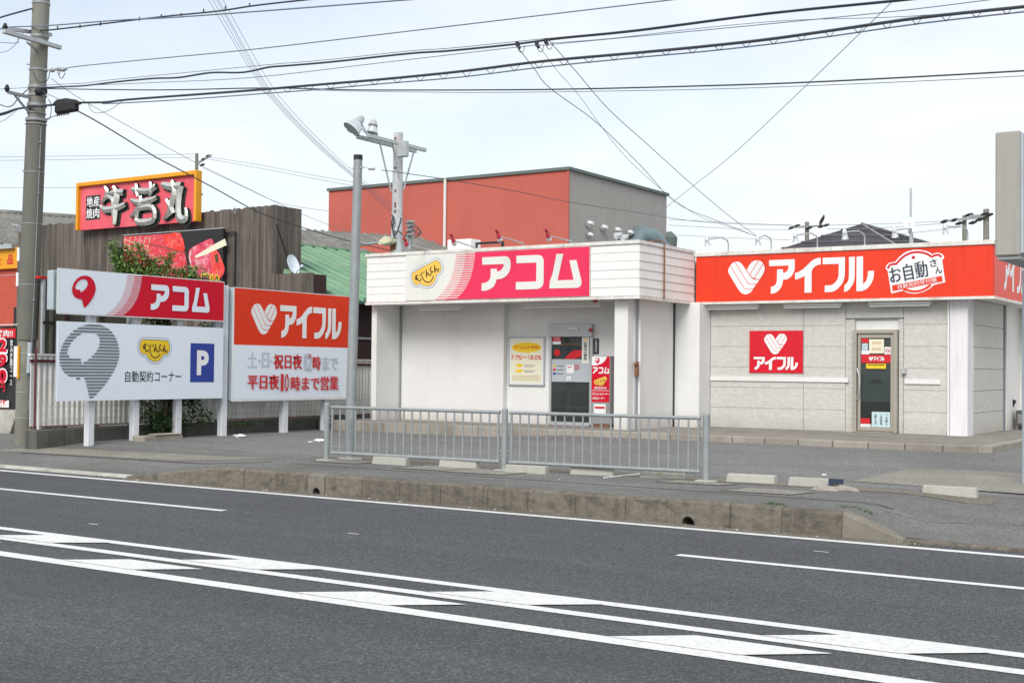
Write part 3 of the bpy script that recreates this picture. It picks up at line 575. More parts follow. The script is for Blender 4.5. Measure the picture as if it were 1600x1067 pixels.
for y0,y1 in ((21.40,22.36),(22.38,23.80)):
    for a,b in zip(rows,rows[1:]):
        mb=MB(); mb.hexa([(-11.17,y0,a+.002),(-11.142,y0,a+.002),(-11.142,y1,a+.002),(-11.17,y1,a+.002),(-11.17,y0,b-.002),(-11.155,y0,b-.002),(-11.155,y1,b-.002),(-11.17,y1,b-.002)],M['siding']); mb.build('siding_board',b1)
mb=MB(); mb.tube([(-11.40,22.2,4.06),(-11.25,22.3,4.12),(-11.12,22.37,4.08),(-11.115,22.37,3.9),(-11.115,22.37,2.97)],.016,M['rust'],n=8); mb.build('overflow_pipe',b1,smooth=True)
# automatic door
dY=22.6; F=FY(dY)
def bb(Y,*p): return bounds(pY(Y,*p))
X0,X1,Z0,Z1=bb(dY,(861,507),(927,661)); Z0=SL+.02
door=MB()
q=bb(dY,(861,507),(927,526))
door.box(X0,X1,dY-.10,dY-.002,q[2],Z1,M['alumg'])
door.box(X0,X0+.05,dY-.06,dY-.002,Z0,q[2],M['alumg']); door.box(X1-.07,X1,dY-.06,dY-.002,Z0,q[2],M['alumg']); door.box(X0+.05,X1-.07,dY-.06,dY-.002,Z0-.02,Z0+.05,M['alumg'])
door=door.build('door',b1,bevel=.004)
mb=MB(); mb.box(X0+.05,X1-.07,dY-.035,dY-.025,Z0+.05,q[2],M['glass']); mb.build('glass',door)
mb=MB(); mb.box(X0+.05,X1-.07,dY-.012,dY-.004,Z0+.05,q[2],M['dark_in'])  # flat board, its dark colour stands for the room's lack of light
mb.box(X0+.1,X1-.12,dY-.016,dY-.0125,Z0+.34,Z0+.36,M['grey']); mb.box(X0+.42,X0+.44,dY-.016,dY-.0125,Z0+.08,Z0+.60,M['grey']); mb.box(X0+.5,X1-.2,dY-.016,dY-.0125,Z0+.42,Z0+.58,M['olive'])
mb.box(X0+.1,X1-.3,dY-.016,dY-.0125,Z0+1.62,Z0+1.66,M['gold']); mb.build('painted_room_board',door)
a=Art(FY(dY-.036),.002); 
fx=bb(dY,(862,561),(921,597)); a.rect(X0+.055,X1-.075,fx[2],fx[3],M['frost'])
if a.mb.v: a.flush('sticker',door)
a.ell(*pY(dY,(872,551))[0],.075,.07,M['redp']); c=pY(dY,(883,561),(887,556),(893,550),(900,547),(911,547),(911,556),(899,561)); a.poly(c,M['redp'])
if a.mb.v: a.flush('sticker',door)
r=bb(dY,(865,525),(878,533.5)); a.rect(*r,M['redp']); a.text('アコム',r[0]+.03,r[2]+.03,r[1]-r[0]-.06,(r[3]-r[2])-.06,M['sign_w'],.02)
if a.mb.v: a.flush('sticker',door)
r=bb(dY,(865,533.5),(878,538)); a.rect(*r,M['sign_w'])
if a.mb.v: a.flush('sticker',door)
r=bb(dY,(911,526),(921.5,568)); a.rect(*r,M['sign_cream']); a.ell((r[0]+r[1])/2,r[3]-.06,.03,.03,M['amber']); a.text('警戒中立寄所',r[0]+.04,r[2]+.06,r[1]-r[0]-.08,r[3]-r[2]-.17,M['black'],.02,vertical=True)
if a.mb.v: a.flush('sticker',door)
r=bb(dY,(887,570),(898,583)); a.rect(*r,M['litw']); a.rect(r[0]+.03,r[0]+.06,r[3]-.06,r[3]-.03,M['redp']); a.rect(r[0]+.08,r[0]+.11,r[3]-.06,r[3]-.03,M['redp'])
if a.mb.v: a.flush('sticker',door)
for k in range(3):
    rr=bb(dY,(866,570+k*6),(870,573+k*6)); a.rect(*rr,[M['yellow'],M['redp'],M['blue']][k]); rr=bb(dY,(872,571+k*6),(882,572.4+k*6)); a.rect(*rr,M['grey_print'])
if a.mb.v: a.flush('sticker',door)
for k in range(3): rr=bb(dY,(899,570+k*3),(907,571.2+k*3)); a.rect(*rr,M['redp'])
if a.mb.v: a.flush('sticker',door)
r=bb(dY,(887,588),(894,595)); a.rect(*r,M['litw']); a.rect(*[r[0]+.02,r[1]-.02,r[2]+.02,r[3]-.03],M['faded'])
if a.mb.v: a.flush('sticker',door)
r=bb(dY-.1,(888,511.5),(904,515.5)); mb=MB(); mb.box(r[0],r[1],dY-.125,dY-.102,r[2],r[3],M['sign_cream']); mb.build('door_sensor',door,bevel=.004)
r=bb(dY-.1,(921,513),(926.5,518.5)); mb=MB(); mb.box(r[0],r[1],dY-.14,dY-.102,r[2],r[3],M['redcap']); mb.build('alarm_lamp',door,bevel=.006)
# black vertical notice
r=bb(dY-.01,(928.5,529),(935.5,553)); mb=MB(); mb.box(r[0],r[1],dY-.02,dY-.002,r[2],r[3],M['black']); o=mb.build('wall_notice'); tag(o,'narrow black notice with white vertical writing right of the glass door','notice')
a=Art(FY(dY-.02)); a.text('自動契約機',r[0]+.03,r[2]+.03,r[1]-r[0]-.06,r[3]-r[2]-.06,M['litw'],.01,vertical=True); a.build('lettering',o)
# framed rate poster
r=bb(dY,(796,526),(852,603)); t=thing('framed_poster','cream poster of interest rates in a silver frame left of the glass door','poster',((r[0]+r[1])/2,dY-.02,r[2]))
mb=MB(); w=.035; yy=dY-.045
mb.box(r[0],r[1],yy,dY-.003,r[3]-w,r[3],M['alumg']); mb.box(r[0],r[1],yy,dY-.003,r[2],r[2]+w,M['alumg']); mb.box(r[0],r[0]+w,yy,dY-.003,r[2]+w,r[3]-w,M['alumg']); mb.box(r[1]-w,r[1],yy,dY-.003,r[2]+w,r[3]-w,M['alumg']); mb.build('frame',t,bevel=.006)
mb=MB(); mb.box(r[0]+w,r[1]-w,dY-.03,dY-.004,r[2]+w,r[3]-w,M['sign_w']); mb.build('backing_board',t)
a=Art(FY(dY-.03)); i0,i1,j0,j1=r[0]+w+.02,r[1]-w-.02,r[2]+w+.02,r[3]-w-.02; ww=i1-i0; hh=j1-j0
a.rect(i0,i1,j0,j1,M['creamp']); cx=(i0+i1)/2
a.ell(cx,j1-.19*hh,ww*.47,hh*.115,M['yellow']); a.poly([(cx+.0,j1-.29*hh),(cx+.08,j1-.29*hh),(cx+.05,j1-.34*hh)],M['yellow'])
a.text('アコムの金利',cx-ww*.38,j1-.23*hh,ww*.76,hh*.085,M['redp'],.02)
a.text('7.7%～18.0%',i0+.02*ww,j1-.47*hh,ww*.95,hh*.105,M['redp'],.015)
for k,(s) in enumerate((.60,.72)):
    a.poly([(i0+.18*ww,j1-(s-.03)*hh),(i0+.38*ww,j1-(s-.03)*hh),(i0+.38*ww,j1-(s+.02)*hh),(i0+.28*ww,j1-(s+.045)*hh),(i0+.18*ww,j1-(s+.02)*hh)],M['yellow'])
    for j in (0,.03): a.rect(i0+.44*ww,i0+(.78-j*2)*ww,j1-(s+j)*hh,j1-(s+j-.01)*hh,M['grey_print'])
for j in range(4): a.rect(i0+.06*ww,i1-.06*ww,j0+(.06+.035*j)*hh,j0+(.07+.035*j)*hh,M['tan'])
a.build('poster_sheet',t)
# red standing sign with stand
sy=22.25; r=bb(sy,(924,556),(953,662)); r=(r[0],r[1],SL+.06,r[3]); t=thing('standing_sign','tall pink and white standing sign for the contract corner beside the glass door','sign',((r[0]+r[1])/2,sy+.1,SL))
mb=MB(); mb.box(r[0],r[1],sy,sy+.22,r[2],r[3],M['grey']); mb.build('cabinet',t,bevel=.01)
mb=MB(); mb.box(r[0]+.03,r[1]-.03,sy+.02,sy+.2,SL,r[2],M['rust']); mb.build('base',t)
a=Art(FY(sy)); i0,i1=r[0]+.015,r[1]-.015; w_=i1-i0; A_=lambda y:YP(938,y,sy).z
a.rect(i0,i1,A_(628),A_(557),M['pinkd']); a.poly([(i0,A_(557)),(i0+w_*.85,A_(557)),(i0+w_*.75,A_(563)),(i0+w_*.55,A_(568)),(i0+w_*.25,A_(571)),(i0,A_(571))],M['litw'])
GL=lambda g,x,z,h,m_,ws=1,rot=0:a.glyphs(g,x,z,h,m_,ws,rot)
a.poly([(i0+w_*.18+x*.12,A_(569)+y*.13) for x,y in HEAD[0]],M['pinkd'],[[(i0+w_*.18+x*.12,A_(569)+y*.13) for x,y in HEAD[1]]])
a.glyphs(AC_TEXT,i0+w_*.06,A_(583.5),A_(573)-A_(583),M['litw'],w_*.93/(3.435*(A_(573)-A_(583))))
def blob(a,x,z,h,rot=0,mt='yellow',txt='brownp',ws=1.0,rim=True,tw=.062):
    cx,cy=.9,.5; cr,sr=math.cos(rot),math.sin(rot)
    T=lambda p,k=1:( x+(((p[0]-cx)*k*ws)*cr-((p[1]-cy)*k)*sr)*h, z+(((p[0]-cx)*k*ws)*sr+((p[1]-cy)*k)*cr)*h)
    def off(k): # outline pushed outwards by k (of the height)
        P=BLOB[0]; o=[]; n=len(P)
        for i in range(n):
            ax,ay=P[i-1]; bx,by=P[(i+1)%n]; dx,dy=bx-ax,by-ay; l=math.hypot(dx,dy); s=1
            o.append((P[i][0]-dy/l*k*s,P[i][1]+dx/l*k*s))
        return o
    ar=sum(BLOB[0][i-1][0]*BLOB[0][i][1]-BLOB[0][i][0]*BLOB[0][i-1][1] for i in range(len(BLOB[0])))
    sg=-1 if ar>0 else 1
    if rim:
        a.poly([T(p) for p in off(.125*sg)],M['navy'],closedsmooth=3); a.poly([T(p) for p in off(.105*sg)],M['sign_w'],closedsmooth=3)
    a.poly([T(p) for p in off(.03*sg)],M[txt],closedsmooth=3)
    a.poly([T(p) for p in BLOB[0]],M[mt],closedsmooth=3)
    for s_ in BLOB_TEXT: a.line([T(p) for p in s_],tw*h*(.8 if len(s_)<3 else 1),M[txt])
blob(a,i0+w_*.52,A_(596.5),.15,.35,'amber','brownp',1.1,rim=False)
a.text('自動契約受付機',i0+w_*.16,A_(608),w_*.7,A_(604)-A_(608),M['litw'],.01)
a.rect(i0,i1,A_(610.5),A_(609.8),M['litw'])
a.text('むじんくんコーナー',i0+w_*.06,A_(617.5),w_*.92,A_(613)-A_(617.5),M['litw'],.03)
a.text('ATMコーナー',i0+w_*.06,A_(624.5),w_*.72,A_(620)-A_(624.5),M['litw'],.03)
a.rect(i0+w_*.15,i0+w_*.82,A_(647),A_(631),M['litw']); a.rect(i0+w_*.2,i0+w_*.77,A_(638.5),A_(635),M['redp'])
a.build('sign_print',t)
# ---- pink fascia sign
def akomu_sign(a,x0,x1,z0,z1,redm,whitem,xb):
    """white/red board with stepped stripes; xb: where the solid red starts at the top; sizes in metres"""
    h=z1-z0; a.rect(x0,x1,z0,z1,whitem)
    T=[0,.03,.12,.22,.32,.42,.52,.62,.72,.82,.92,.98,1.0]; S=[0,0,-.006,-.03,-.047,-.088,-.12,-.176,-.247,-.33,-.46,-.54,-.69]
    def s(t):
        for i in range(len(T)-1):
            if t<=T[i+1]: return S[i]+(S[i+1]-S[i])*(t-T[i])/(T[i+1]-T[i])
        return S[-1]
    sc=xb[3]
    n=20; C=[(xb[2]+s(k/24)*h*sc*.85,z1-h*k/24) for k in range(25)]
    a.poly(C+[(x1,z0),(x1,z1)],redm)
    p=h/n
    a.up()
    for k in range(n):
        zt=z1-(k+.02)*p; t=(k+.5)/n
        A=xb[0]+s(t)*h*sc; B=xb[1]+s(t)*h*sc*.95; Cc=xb[2]+s(t)*h*sc*.85
        a.mb.add([a.fr.p(A,zt-p*.80,a.c),a.fr.p(B,zt-p*.80,a.c),a.fr.p(B,zt-p*.50,a.c),a.fr.p(A,zt-p*.50,a.c)],[(0,1,2,3)],redm)
        a.mb.add([a.fr.p(B,zt-p*.98,a.c),a.fr.p(Cc+.02,zt-p*.98,a.c),a.fr.p(Cc+.02,zt-p*.42,a.c),a.fr.p(B,zt-p*.42,a.c)],[(0,1,2,3)],redm)
    a.up()
t=thing('fascia_sign','pink and white fascia signboard with yellow badge and large white katakana','signboard',(-14.4,21.38,3.0))
mb=MB(); mb.box(-16.685,-12.205,21.365,21.43,2.995,3.960,M['sign_cream']); mb.build('sign_panel',t)
a=Art(FY(21.365)); 
xA,xB,xC=[YP(x,396,21.36).x for x in (712.5,727.3,742.3)]
akomu_sign(a,-16.68,-12.21,3.0,3.955,M['pink'],M['sign_cream'],(xA,xB,xC,1.0)); a.build('striped_sheet',t)
a=Art(FY(21.365),.008); a.glyphs(AC_TEXT,-14.728,3.16,.683,M['sign_cream']); a.build('lettering',t)
a=Art(FY(21.365),.008); q=pY(21.36,(668,431))[0]; blob(a,q[0],q[1],.43,.40,'amber','brownp',1.02); a.build('badge',t)
# ================================================================== RED FASCIA OFFICE (right half)
b2=thing('finance_office','grey rock faced office under an orange red fascia with a framed glass door','building',(-8.3,24.1,SL))
mb=MB(); mb.box(-11.0,-5.83,24.2,31,.3,3.85,M['wallw']); mb.build('wall',b2)
rz=[.44,.85,1.26,1.67,2.08,2.49,2.96]
WY=24.13
vx=[-10.925,-8.94,-8.10]
def stonepanels(x0,x1,zs):
    for a_,b_ in zip(zs,zs[1:]):
        mb=MB(); g=.004; mb.box(x0+g,x1-g,WY+random.uniform(-.0015,.0015),24.2,a_+.0025,b_-.0025,M['stone']); mb.build('siding_panel',b2,bevel=.0015)
stonepanels(vx[0],vx[1],rz); stonepanels(vx[1],vx[2],rz)
stonepanels(-6.985,-6.17,rz); stonepanels(-8.10,-6.985,[2.62,2.96])
# narrow trim strips by the door
for x0,x1 in ((-8.02,-7.92),(-7.07,-6.99)):
    for k in range(18):
        mb=MB(); mb.box(x0,x1,WY+.0,24.2,.44+k*.12+.0015,.44+(k+1)*.12-.0015,M['stone']); mb.build('trim_block',b2)
for x0,x1,y_ in ((-8.10,-8.022,24.15),):
    mb=MB(); mb.box(x0,x1,y_,24.2,.44,2.6,M['stone']); mb.build('trim_strip',b2)
mb=MB(); mb.box(-8.04,-7.0,WY+.01,24.2,2.605,2.617,M['grey_print']); mb.build('joint_strip',b2)
q0,q1=YP(1100,592,24.1),YP(1322,593,24.1)
mb=MB(); mb.box(-10.92,-8.03,24.10,24.128,1.385,1.475,M['wallw']); mb.build('wall_rail',b2,bevel=.004)
mb=MB(); mb.box(-6.96,-6.30,24.10,24.128,1.375,1.465,M['wallw']); mb.build('wall_rail',b2,bevel=.004)
mb=MB(); mb.box(-6.165,-6.13,24.07,24.3,SL,2.96,M['white']); mb.build('corner_trim',b2)
mb=MB(); mb.box(-6.12,-5.80,24.05,24.5,SL-.1,2.96,M['col_lilac']); mb.build('column',b2,bevel=.01)
for a_,b_ in zip(rz,rz[1:]):
    mb=MB(); mb.box(-5.83,-5.80,24.51,26.95,a_+.005,b_-.005,M['stone']); mb.build('siding_panel',b2)
mb=MB(); mb.box(-5.83,-5.78,26.96,27.05,SL,2.96,M['grey_print']); mb.build('joint_strip',b2)
mb=MB(); mb.box(-5.95,-5.76,27.06,27.4,SL-.1,2.96,M['wallw']); mb.build('column',b2)
mb=MB()
mb.box(-11.0,-5.34,23.87,24.1,2.96,3.88,M['cap']); mb.box(-5.6,-5.34,24.1,28.5,2.96,3.88,M['cap']); mb.box(-11.1,-5.35,24.1,24.6,2.965,3.0,M['wallw']); mb.box(-5.9,-5.35,24.6,28.4,2.965,3.0,M['wallw'])
mb.box(-11.0,-5.4,24.1,31,3.7,3.78,M['grey']); mb.build('fascia_frame',b2)
mb=MB(); mb.box(-11.125,-5.28,23.79,24.02,3.90,3.985,M['cap']); mb.build('roof_edge',b2,bevel=.008)
mb=MB(); mb.box(-5.47,-5.275,24.022,28.5,3.90,3.984,M['cap']); mb.build('roof_edge',b2,bevel=.008)
mb=MB(); mb.box(-11.12,-5.28,23.80,23.87,2.925,2.975,M['cap']); mb.box(-5.35,-5.28,23.872,28.5,2.925,2.975,M['cap']); mb.build('bottom_trim',b2)
# fascia sign front
t=thing('fascia_sign','long orange red fascia signboard with white heart mark, katakana and round roofed emblem','signboard',(-8.2,23.82,2.98))
xsplit=[-11.115,-9.48,-7.9,-6.45,-5.31]
for a_,b_ in zip(xsplit,xsplit[1:]):
    mb=MB(); mb.box(a_+.001,b_-.001,23.82,23.868,2.978,3.898,M['orange']); mb.build('sign_panel',t)
def aiful(a,x0,z0,h,m_=None,heart=True,lm=None,wsc=1.0):
    a.glyphs(AI_TEXT,x0,z0,h,m_ or M['litw'],wsc)
def heart(a,x0,z0,h,lm,wsc=1.0,m_=None):
    a.glyphs(HEART,x0,z0,h,m_ or M['litw'],wsc); a.lines(HEART_LINES,x0,z0,h,.018*h,lm,wsc)
a=Art(FY(23.82)); aiful(a,-9.546,3.114,.668); a.build('lettering',t)
a=Art(FY(23.82)); heart(a,-10.41,3.112,.671,M['orange']); a.build('heart_mark',t)
a=Art(FY(23.82)); ex,ez,eh=-7.237,3.049,.811
E_=lambda pts:[(ex+x*eh,ez+y*eh) for x,y in pts]
a.poly(E_(EMB[0]),M['litw'],closedsmooth=0); 
a.line(E_(EMB_LINES[0]),.04,M['redp']); a.poly(E_(EMB_BAND[0]),M['orange']); a.poly(E_(EMB_BAND[1]),M['redp']); a.line(E_(EMB_LINES[1]),.045,M['orange'])
_b0,_b1=E_([EMB_BAND[0][3]])[0],E_([EMB_BAND[0][2]])[0]; rot=math.atan2(_b1[1]-_b0[1],_b1[0]-_b0[0]); _bw=math.hypot(_b1[0]-_b0[0],_b1[1]-_b0[1])
B0=EMB_BAND[0][3]
bx,bz=E_([B0])[0]
q=pY(23.82,(1392.5,443),(1430,437),(1454,431),(1458,418),(1466,428))
a.heavy('お自動',q[0][0],q[0][1]-.01,.70,.31,M['navy'],.006,rot,bold=0)
q2=pY(23.82,(1454,418)); a.text('さ',q2[0][0],q2[0][1],.13,.14,M['navy'],.02,rot); q2=pY(23.82,(1462,428.5)); a.text('ん',q2[0][0],q2[0][1],.13,.13,M['navy'],.02,rot)
q3=pY(23.82,(1405,452.5)); _t=Vector((math.cos(rot),math.sin(rot))); _n=Vector((-math.sin(rot),math.cos(rot))); _p=Vector(_b0)+_t*_bw*.12+_n*.016; a.text('自動契約受付機',_p.x,_p.y,_bw*.77,.088,M['litw'],0,rot); a.build('emblem',t)
# fascia sign side
t=thing('fascia_sign','end face of the orange red fascia sign seen at an angle at the right edge','signboard',(-5.3,26,2.98))
mb=MB(); mb.box(-5.338,-5.30,23.88,28.45,2.978,3.898,M['orange']); mb.build('sign_panel',t)
a=Art(FX(-5.30)); a0=XP(1568,410,-5.3).y; aiful(a,a0,3.13,.66); a.build('lettering',t)
# red square poster
r=bb(24.1,(1171,517),(1254,583)); mb=MB(); mb.box(r[0],r[1],24.105,24.122,r[2],r[3],M['poster_red']); o=mb.build('wall_poster'); tag(o,'glossy crimson square poster with white heart mark on the rock faced wall','poster')
w_,h_=r[1]-r[0],r[3]-r[2]
a=Art(FY(24.105)); heart(a,r[0]+w_*.28,r[2]+h_*.44,h_*.49,M['poster_red']); aiful(a,r[0]+w_*.085,r[2]+h_*.07,h_*.31,wsc=w_*.83/(3.134*h_*.31)); a.build('lettering',o)
# door
DY=24.08
X0,X1,Z0,Z1=bb(DY,(1334,515.5),(1402,677)); Z0=SL+.005
door=MB(); w=.07
door.box(X0,X0+w,DY-.05,24.19,Z0,Z1,M['alum']); door.box(X1-w,X1,DY-.05,24.19,Z0,Z1,M['alum']); door.box(X0+w,X1-w,DY-.05,24.19,Z1-w,Z1,M['alum']); door.box(X0+w,X1-w,DY-.05,24.19,Z0-.003,Z0+.02,M['alum'])
door=door.build('door_frame',b2,bevel=.006)
lx0,lx1,lz0,lz1=X0+w+.012,X1-w-.004,Z0+.03,Z1-w-.006
mb=MB(); s=.055; y0_,y1_=DY-.01,DY+.03
g0,g1=lz0+.13,lz1-.08
mb.box(lx0,lx0+s,y0_,y1_,lz0,lz1,M['alum']); mb.box(lx1-s,lx1,y0_,y1_,lz0,lz1,M['alum']); mb.box(lx0+s,lx1-s,y0_,y1_,lz0,g0,M['alum']); mb.box(lx0+s,lx1-s,y0_,y1_,g1,lz1,M['alum']); leaf=mb.build('door_leaf',b2,bevel=.004)
mb=MB(); mb.box(lx0+s,lx1-s,DY+.008,DY+.014,g0,g1,M['glass']); mb.build('glass',leaf)
mb=MB(); zb=g0+(g1-g0)*.26; mb.box(lx0+s-.02,lx1-s+.02,DY+.06,DY+.07,zb,g1,M['teal']); mb.box(lx0+s-.02,lx1-s+.02,DY+.062,DY+.072,g0,zb-.001,M['black']); mb.build('painted_room_board',leaf)  # flat board, blue-grey over black, painted in place of the room
hx=lx0+.02; mb=MB(); zc=YP(1342,600,DY).z
mb.tube([(hx-.01,DY-.012,zc+.30),(hx-.01,DY-.06,zc+.29),(hx+.03,DY-.075,zc+.15),(hx+.045,DY-.078,zc),(hx+.03,DY-.075,zc-.15),(hx-.01,DY-.06,zc-.29),(hx-.01,DY-.012,zc-.30)],.014,M['lampm'],n=8); mb.build('handle',leaf,smooth=True)
a=Art(FY(DY+.008),.002); P_=lambda *p:bb(DY,*p)
a.rect(*P_((1346,528.5),(1357,535.5)),M['redp']); a.rect(*P_((1346.5,536.5),(1356,547)),M['faded']); r=P_((1346,547.5),(1358,553.5)); a.rect(*r,M['litw'])
if a.mb.v: a.flush('sticker',leaf)
r=P_((1358,530),(1381,552)); a.rect(*r,M['creamp']); a.rect(r[0]+.05,r[1]-.05,r[3]-.10,r[3]-.04,M['tan']); a.rect(r[0]+.05,r[1]-.05,r[2]+.05,r[2]+.11,M['tan'])
if a.mb.v: a.flush('sticker',leaf)
r=P_((1382,542),(1392,553.5)); a.rect(*r,M['litw']); cx_,cz_=(r[0]+r[1])/2,(r[2]+r[3])/2; a.ell(cx_,cz_,.045,.045,M['redp']); a.ell(cx_,cz_,.034,.034,M['litw']); a.rect(cx_-.03,cx_+.03,cz_-.006,cz_+.006,M['black']); a.line([(cx_-.03,cz_+.03),(cx_+.03,cz_-.03)],.01,M['redp'])
if a.mb.v: a.flush('sticker',leaf)
r=P_((1346,554),(1392,567)); a.rect(*r,M['redp']); hh=(r[3]-r[2])*.5; heart(a,r[0]+.14,r[2]+hh*.5,hh,M['redp']); aiful(a,r[0]+.14+hh*1.25,r[2]+hh*.5,hh,wsc=.85)
if a.mb.v: a.flush('sticker',leaf)
r=P_((1353.5,568),(1384.5,576)); a.rect(*r,M['yellow']); a.rect(r[0]+.03,r[1]-.03,r[3]-.035,r[3]-.015,M['brownp'])
if a.mb.v: a.flush('sticker',leaf)
r=P_((1363,593),(1376,595)); a.rect(*r,M['black']); r=P_((1358,597),(1380,598.5)); a.text('24時間ATM',r[0],r[2],r[1]-r[0],.035,M['black'])
if a.mb.v: a.flush('sticker',leaf)
r=P_((1345,653),(1359.5,662)); a.rect(*r,M['redp']); r=P_((1345,662),(1359.5,667)); a.rect(*r,M['litw']); a.rect(r[0]+.02,r[1]-.02,r[2]+.02,r[3]-.03,M['blue'])
if a.mb.v: a.flush('sticker',leaf)
r=P_((1362.5,643),(1391,667.5)); a.rect(*r,M['pale_blue'])
if a.mb.v: a.flush('sticker',leaf)
for k in range(3): 
    xx=r[0]+(r[1]-r[0])*(.14+.3*k); a.text(['自動契約機','ご利用時間','年中無休'][k],xx,r[2]+.04,.05,r[3]-r[2]-.08,M['navy'],.02,vertical=True)
if a.mb.v: a.flush('sticker',leaf)
r=bb(24.1,(1410,575),(1416,584)); mb=MB(); mb.box(r[0],r[1],24.03,24.128,r[2],r[3],M['alumg']); mb.build('intercom',b2,bevel=.008)
# neighbour white wall behind on the right + AC unit
q=YP(1580,500,28.2); mb=MB(); mb.box(-6.1,4,28.6,36,.3,3.75,M['wallw']); o=mb.build('annex_wall'); tag(o,'plain pale wall of the annex behind the right end of the red fascia','wall')
r=bounds(pY(27.9,(1587,641),(1612,683))); t=thing('air_conditioner','dark outdoor air conditioning unit at the far right corner of the offices','air conditioner',((r[0]+r[1])/2,28.1,SL))
mb=MB(); mb.box(r[0],r[1],27.9,28.25,SL+.06,r[3],M['acunit']); mb.build('case',t,bevel=.01)
mb=MB()
for k in range(10): z=SL+.12+k*(r[3]-SL-.2)/10; mb.box(r[0]+.04,r[1]-.04,27.885,27.899,z,z+.02,M['grey'])
mb.build('grille',t); mb=MB(); mb.box(r[0]+.05,r[0]+.12,27.9,28.2,SL,SL+.06,M['black']); mb.box(r[1]-.12,r[1]-.05,27.9,28.2,SL,SL+.06,M['black']); mb.build('feet',t)
mb=MB(); mb.tube([(r[0]-.14,28.0,SL),(r[0]-.14,28.0,SL+.4),(r[0]-.05,28.0,SL+.6)],.05,M['black'],n=8); mb.build('pipe_cover',t,smooth=True)
# ---- tube lamps below the fascias
def tube_lamp(Y,px0,px1,py,label,dark=False):
    a_=YP(px0,py,Y); b_=YP(px1,py,Y); z=2.90
    t=thing('tube_lamp',label,'lamp',((a_.x+b_.x)/2,Y,z-.1),'strip lamps under the fascias')
    mb=MB(); mb.box(a_.x,b_.x,Y-.05,Y+.05,z-.035,z+.015,M['litw'] if not dark else M['sign_cream']); mb.build('housing',t,bevel=.006)
    mb=MB(); mb.tube([(a_.x+.02,Y-.02,z-.06),(b_.x-.02,Y-.02,z-.06)],.02,M['litw'],n=10); mb.build('tube',t,smooth=True)
tube_lamp(23.98,1101,1186,477,'strip lamp under the red fascia, above the square poster side')
tube_lamp(23.98,1225,1315,476,'middle strip lamp under the red fascia, between poster and door')
tube_lamp(23.98,1358,1455,475,'strip lamp under the red fascia, just above the framed door')
tube_lamp(21.95,655,722,474,'strip lamp under the white fascia, over the blank wall panel',True)
tube_lamp(21.95,818,940,471,'long strip lamp under the white fascia, over the glass door',True)
for X_,Y_,Z_,lb in ((YP(1402,477,24.0).x,24.0,2.90,'small red alarm lamp under the red fascia above the door'),(YP(930,470,21.7).x,21.7,2.91,'small red alarm lamp under the white fascia near the column')):
    mb=MB(); mb.tube([(X_,Y_,2.96),(X_,Y_,2.93),(X_,Y_,2.89)],[.03,.05,.035],M['redcap'],n=10); o=mb.build('alarm_lamp',smooth=True); tag(o,lb,'lamp')
# ---- roof spot lamps on arms
def spot(basepx,headpx,Y,lab,red=True,curved=False):
    b_=YP(*basepx,Y); h_=XP(*headpx,b_.x); 
    t=thing('sign_spotlight',lab,'spotlight',b_,'spotlights on arms over the fascia' )
    mb=MB()
    if curved: pts=[(b_.x,b_.y,b_.z-.08),(b_.x,b_.y,b_.z+.10),(b_.x,b_.y-.06,b_.z+.17),(b_.x,b_.y-.35,b_.z+.2),(b_.x,h_.y,h_.z+.05)]
    else: pts=[(b_.x,b_.y+.05,b_.z-.06),(b_.x,b_.y,b_.z),(b_.x,h_.y,h_.z+.03)]
    mb.tube(pts,.014,M['galvl'],n=7); mb.build('arm',t,smooth=True)
    mb=MB(); d=Vector((0,.5,-.85)).normalized() if not curved else Vector((0,.25,-1)).normalized(); c=Vector((b_.x,h_.y,h_.z))
    mb.tube([c-d*.11,c-d*.08,c-d*.02,c+d*.0],[.015,.04,.044,.047],M['redcap'] if red else M['lampm'],n=12); mb.build('lamp_housing',t,smooth=True)
    mb=MB(); mb.tube([c+d*.001,c+d*.05,c+d*.08],[.048,.055,.035] if red else [.045,.055,.066],M['lampm'],n=14); mb.build('reflector',t,smooth=True)
    if red: mb=MB(); mb.tube([c-d*.04+Vector((0,-.02,.06)),c-d*.14+Vector((0,-.06,.03))],.03,M['redcap'],n=8); mb.build('bracket',t,smooth=True)
red_spots=[((676,392),(636,384),'red headed spotlight on the white fascia, nearest the rusty lamp pole'),((742,387),(709,378),'red headed spotlight on the white fascia, second from the rusty pole'),((817,380),(780,372),'red headed spotlight on the white fascia, beside the dark roof box'),((893,377),(857,371),'red headed spotlight on the white fascia, nearest the grey ribbed wall')]
for b_,h_,l_ in red_spots: spot(b_,h_,21.6,l_)
gsp=[((1138,389),(1105,378),'silver hooded spotlight over the left end of the red fascia'),((1205,386),(1184,377),'silver hooded spotlight above the heart mark of the red fascia'),((1277,383),(1243,372),'silver hooded spotlight in front of the left slope of the dark roof'),((1351,380),(1320,367),'silver hooded spotlight below the peak of the dark roof'),((1426,377),(1398,364),'silver hooded spotlight in front of the right slope of the dark roof'),((1512,374),(1477,359),'silver hooded spotlight on the red fascia nearest the concrete poles')]
for b_,h_,l_ in gsp: spot(b_,h_,23.9,l_,False,True)
b_=YP(976,372,22.5); t=thing('twin_floodlight','pair of small silver floodlights on the white roof beside the grey duct','floodlight',b_)
for k,(hx_,hy_) in enumerate(((967,367),(977,370))):
    h_=YP(hx_,hy_,22.4); d=Vector((-.5,-.6,-.3)).normalized(); mb=MB(); mb.tube([h_-d*.06,h_,h_+d*.08],[.03,.045,.07],M['lampm'],n=12); mb.build('lamp_head',t,smooth=True)
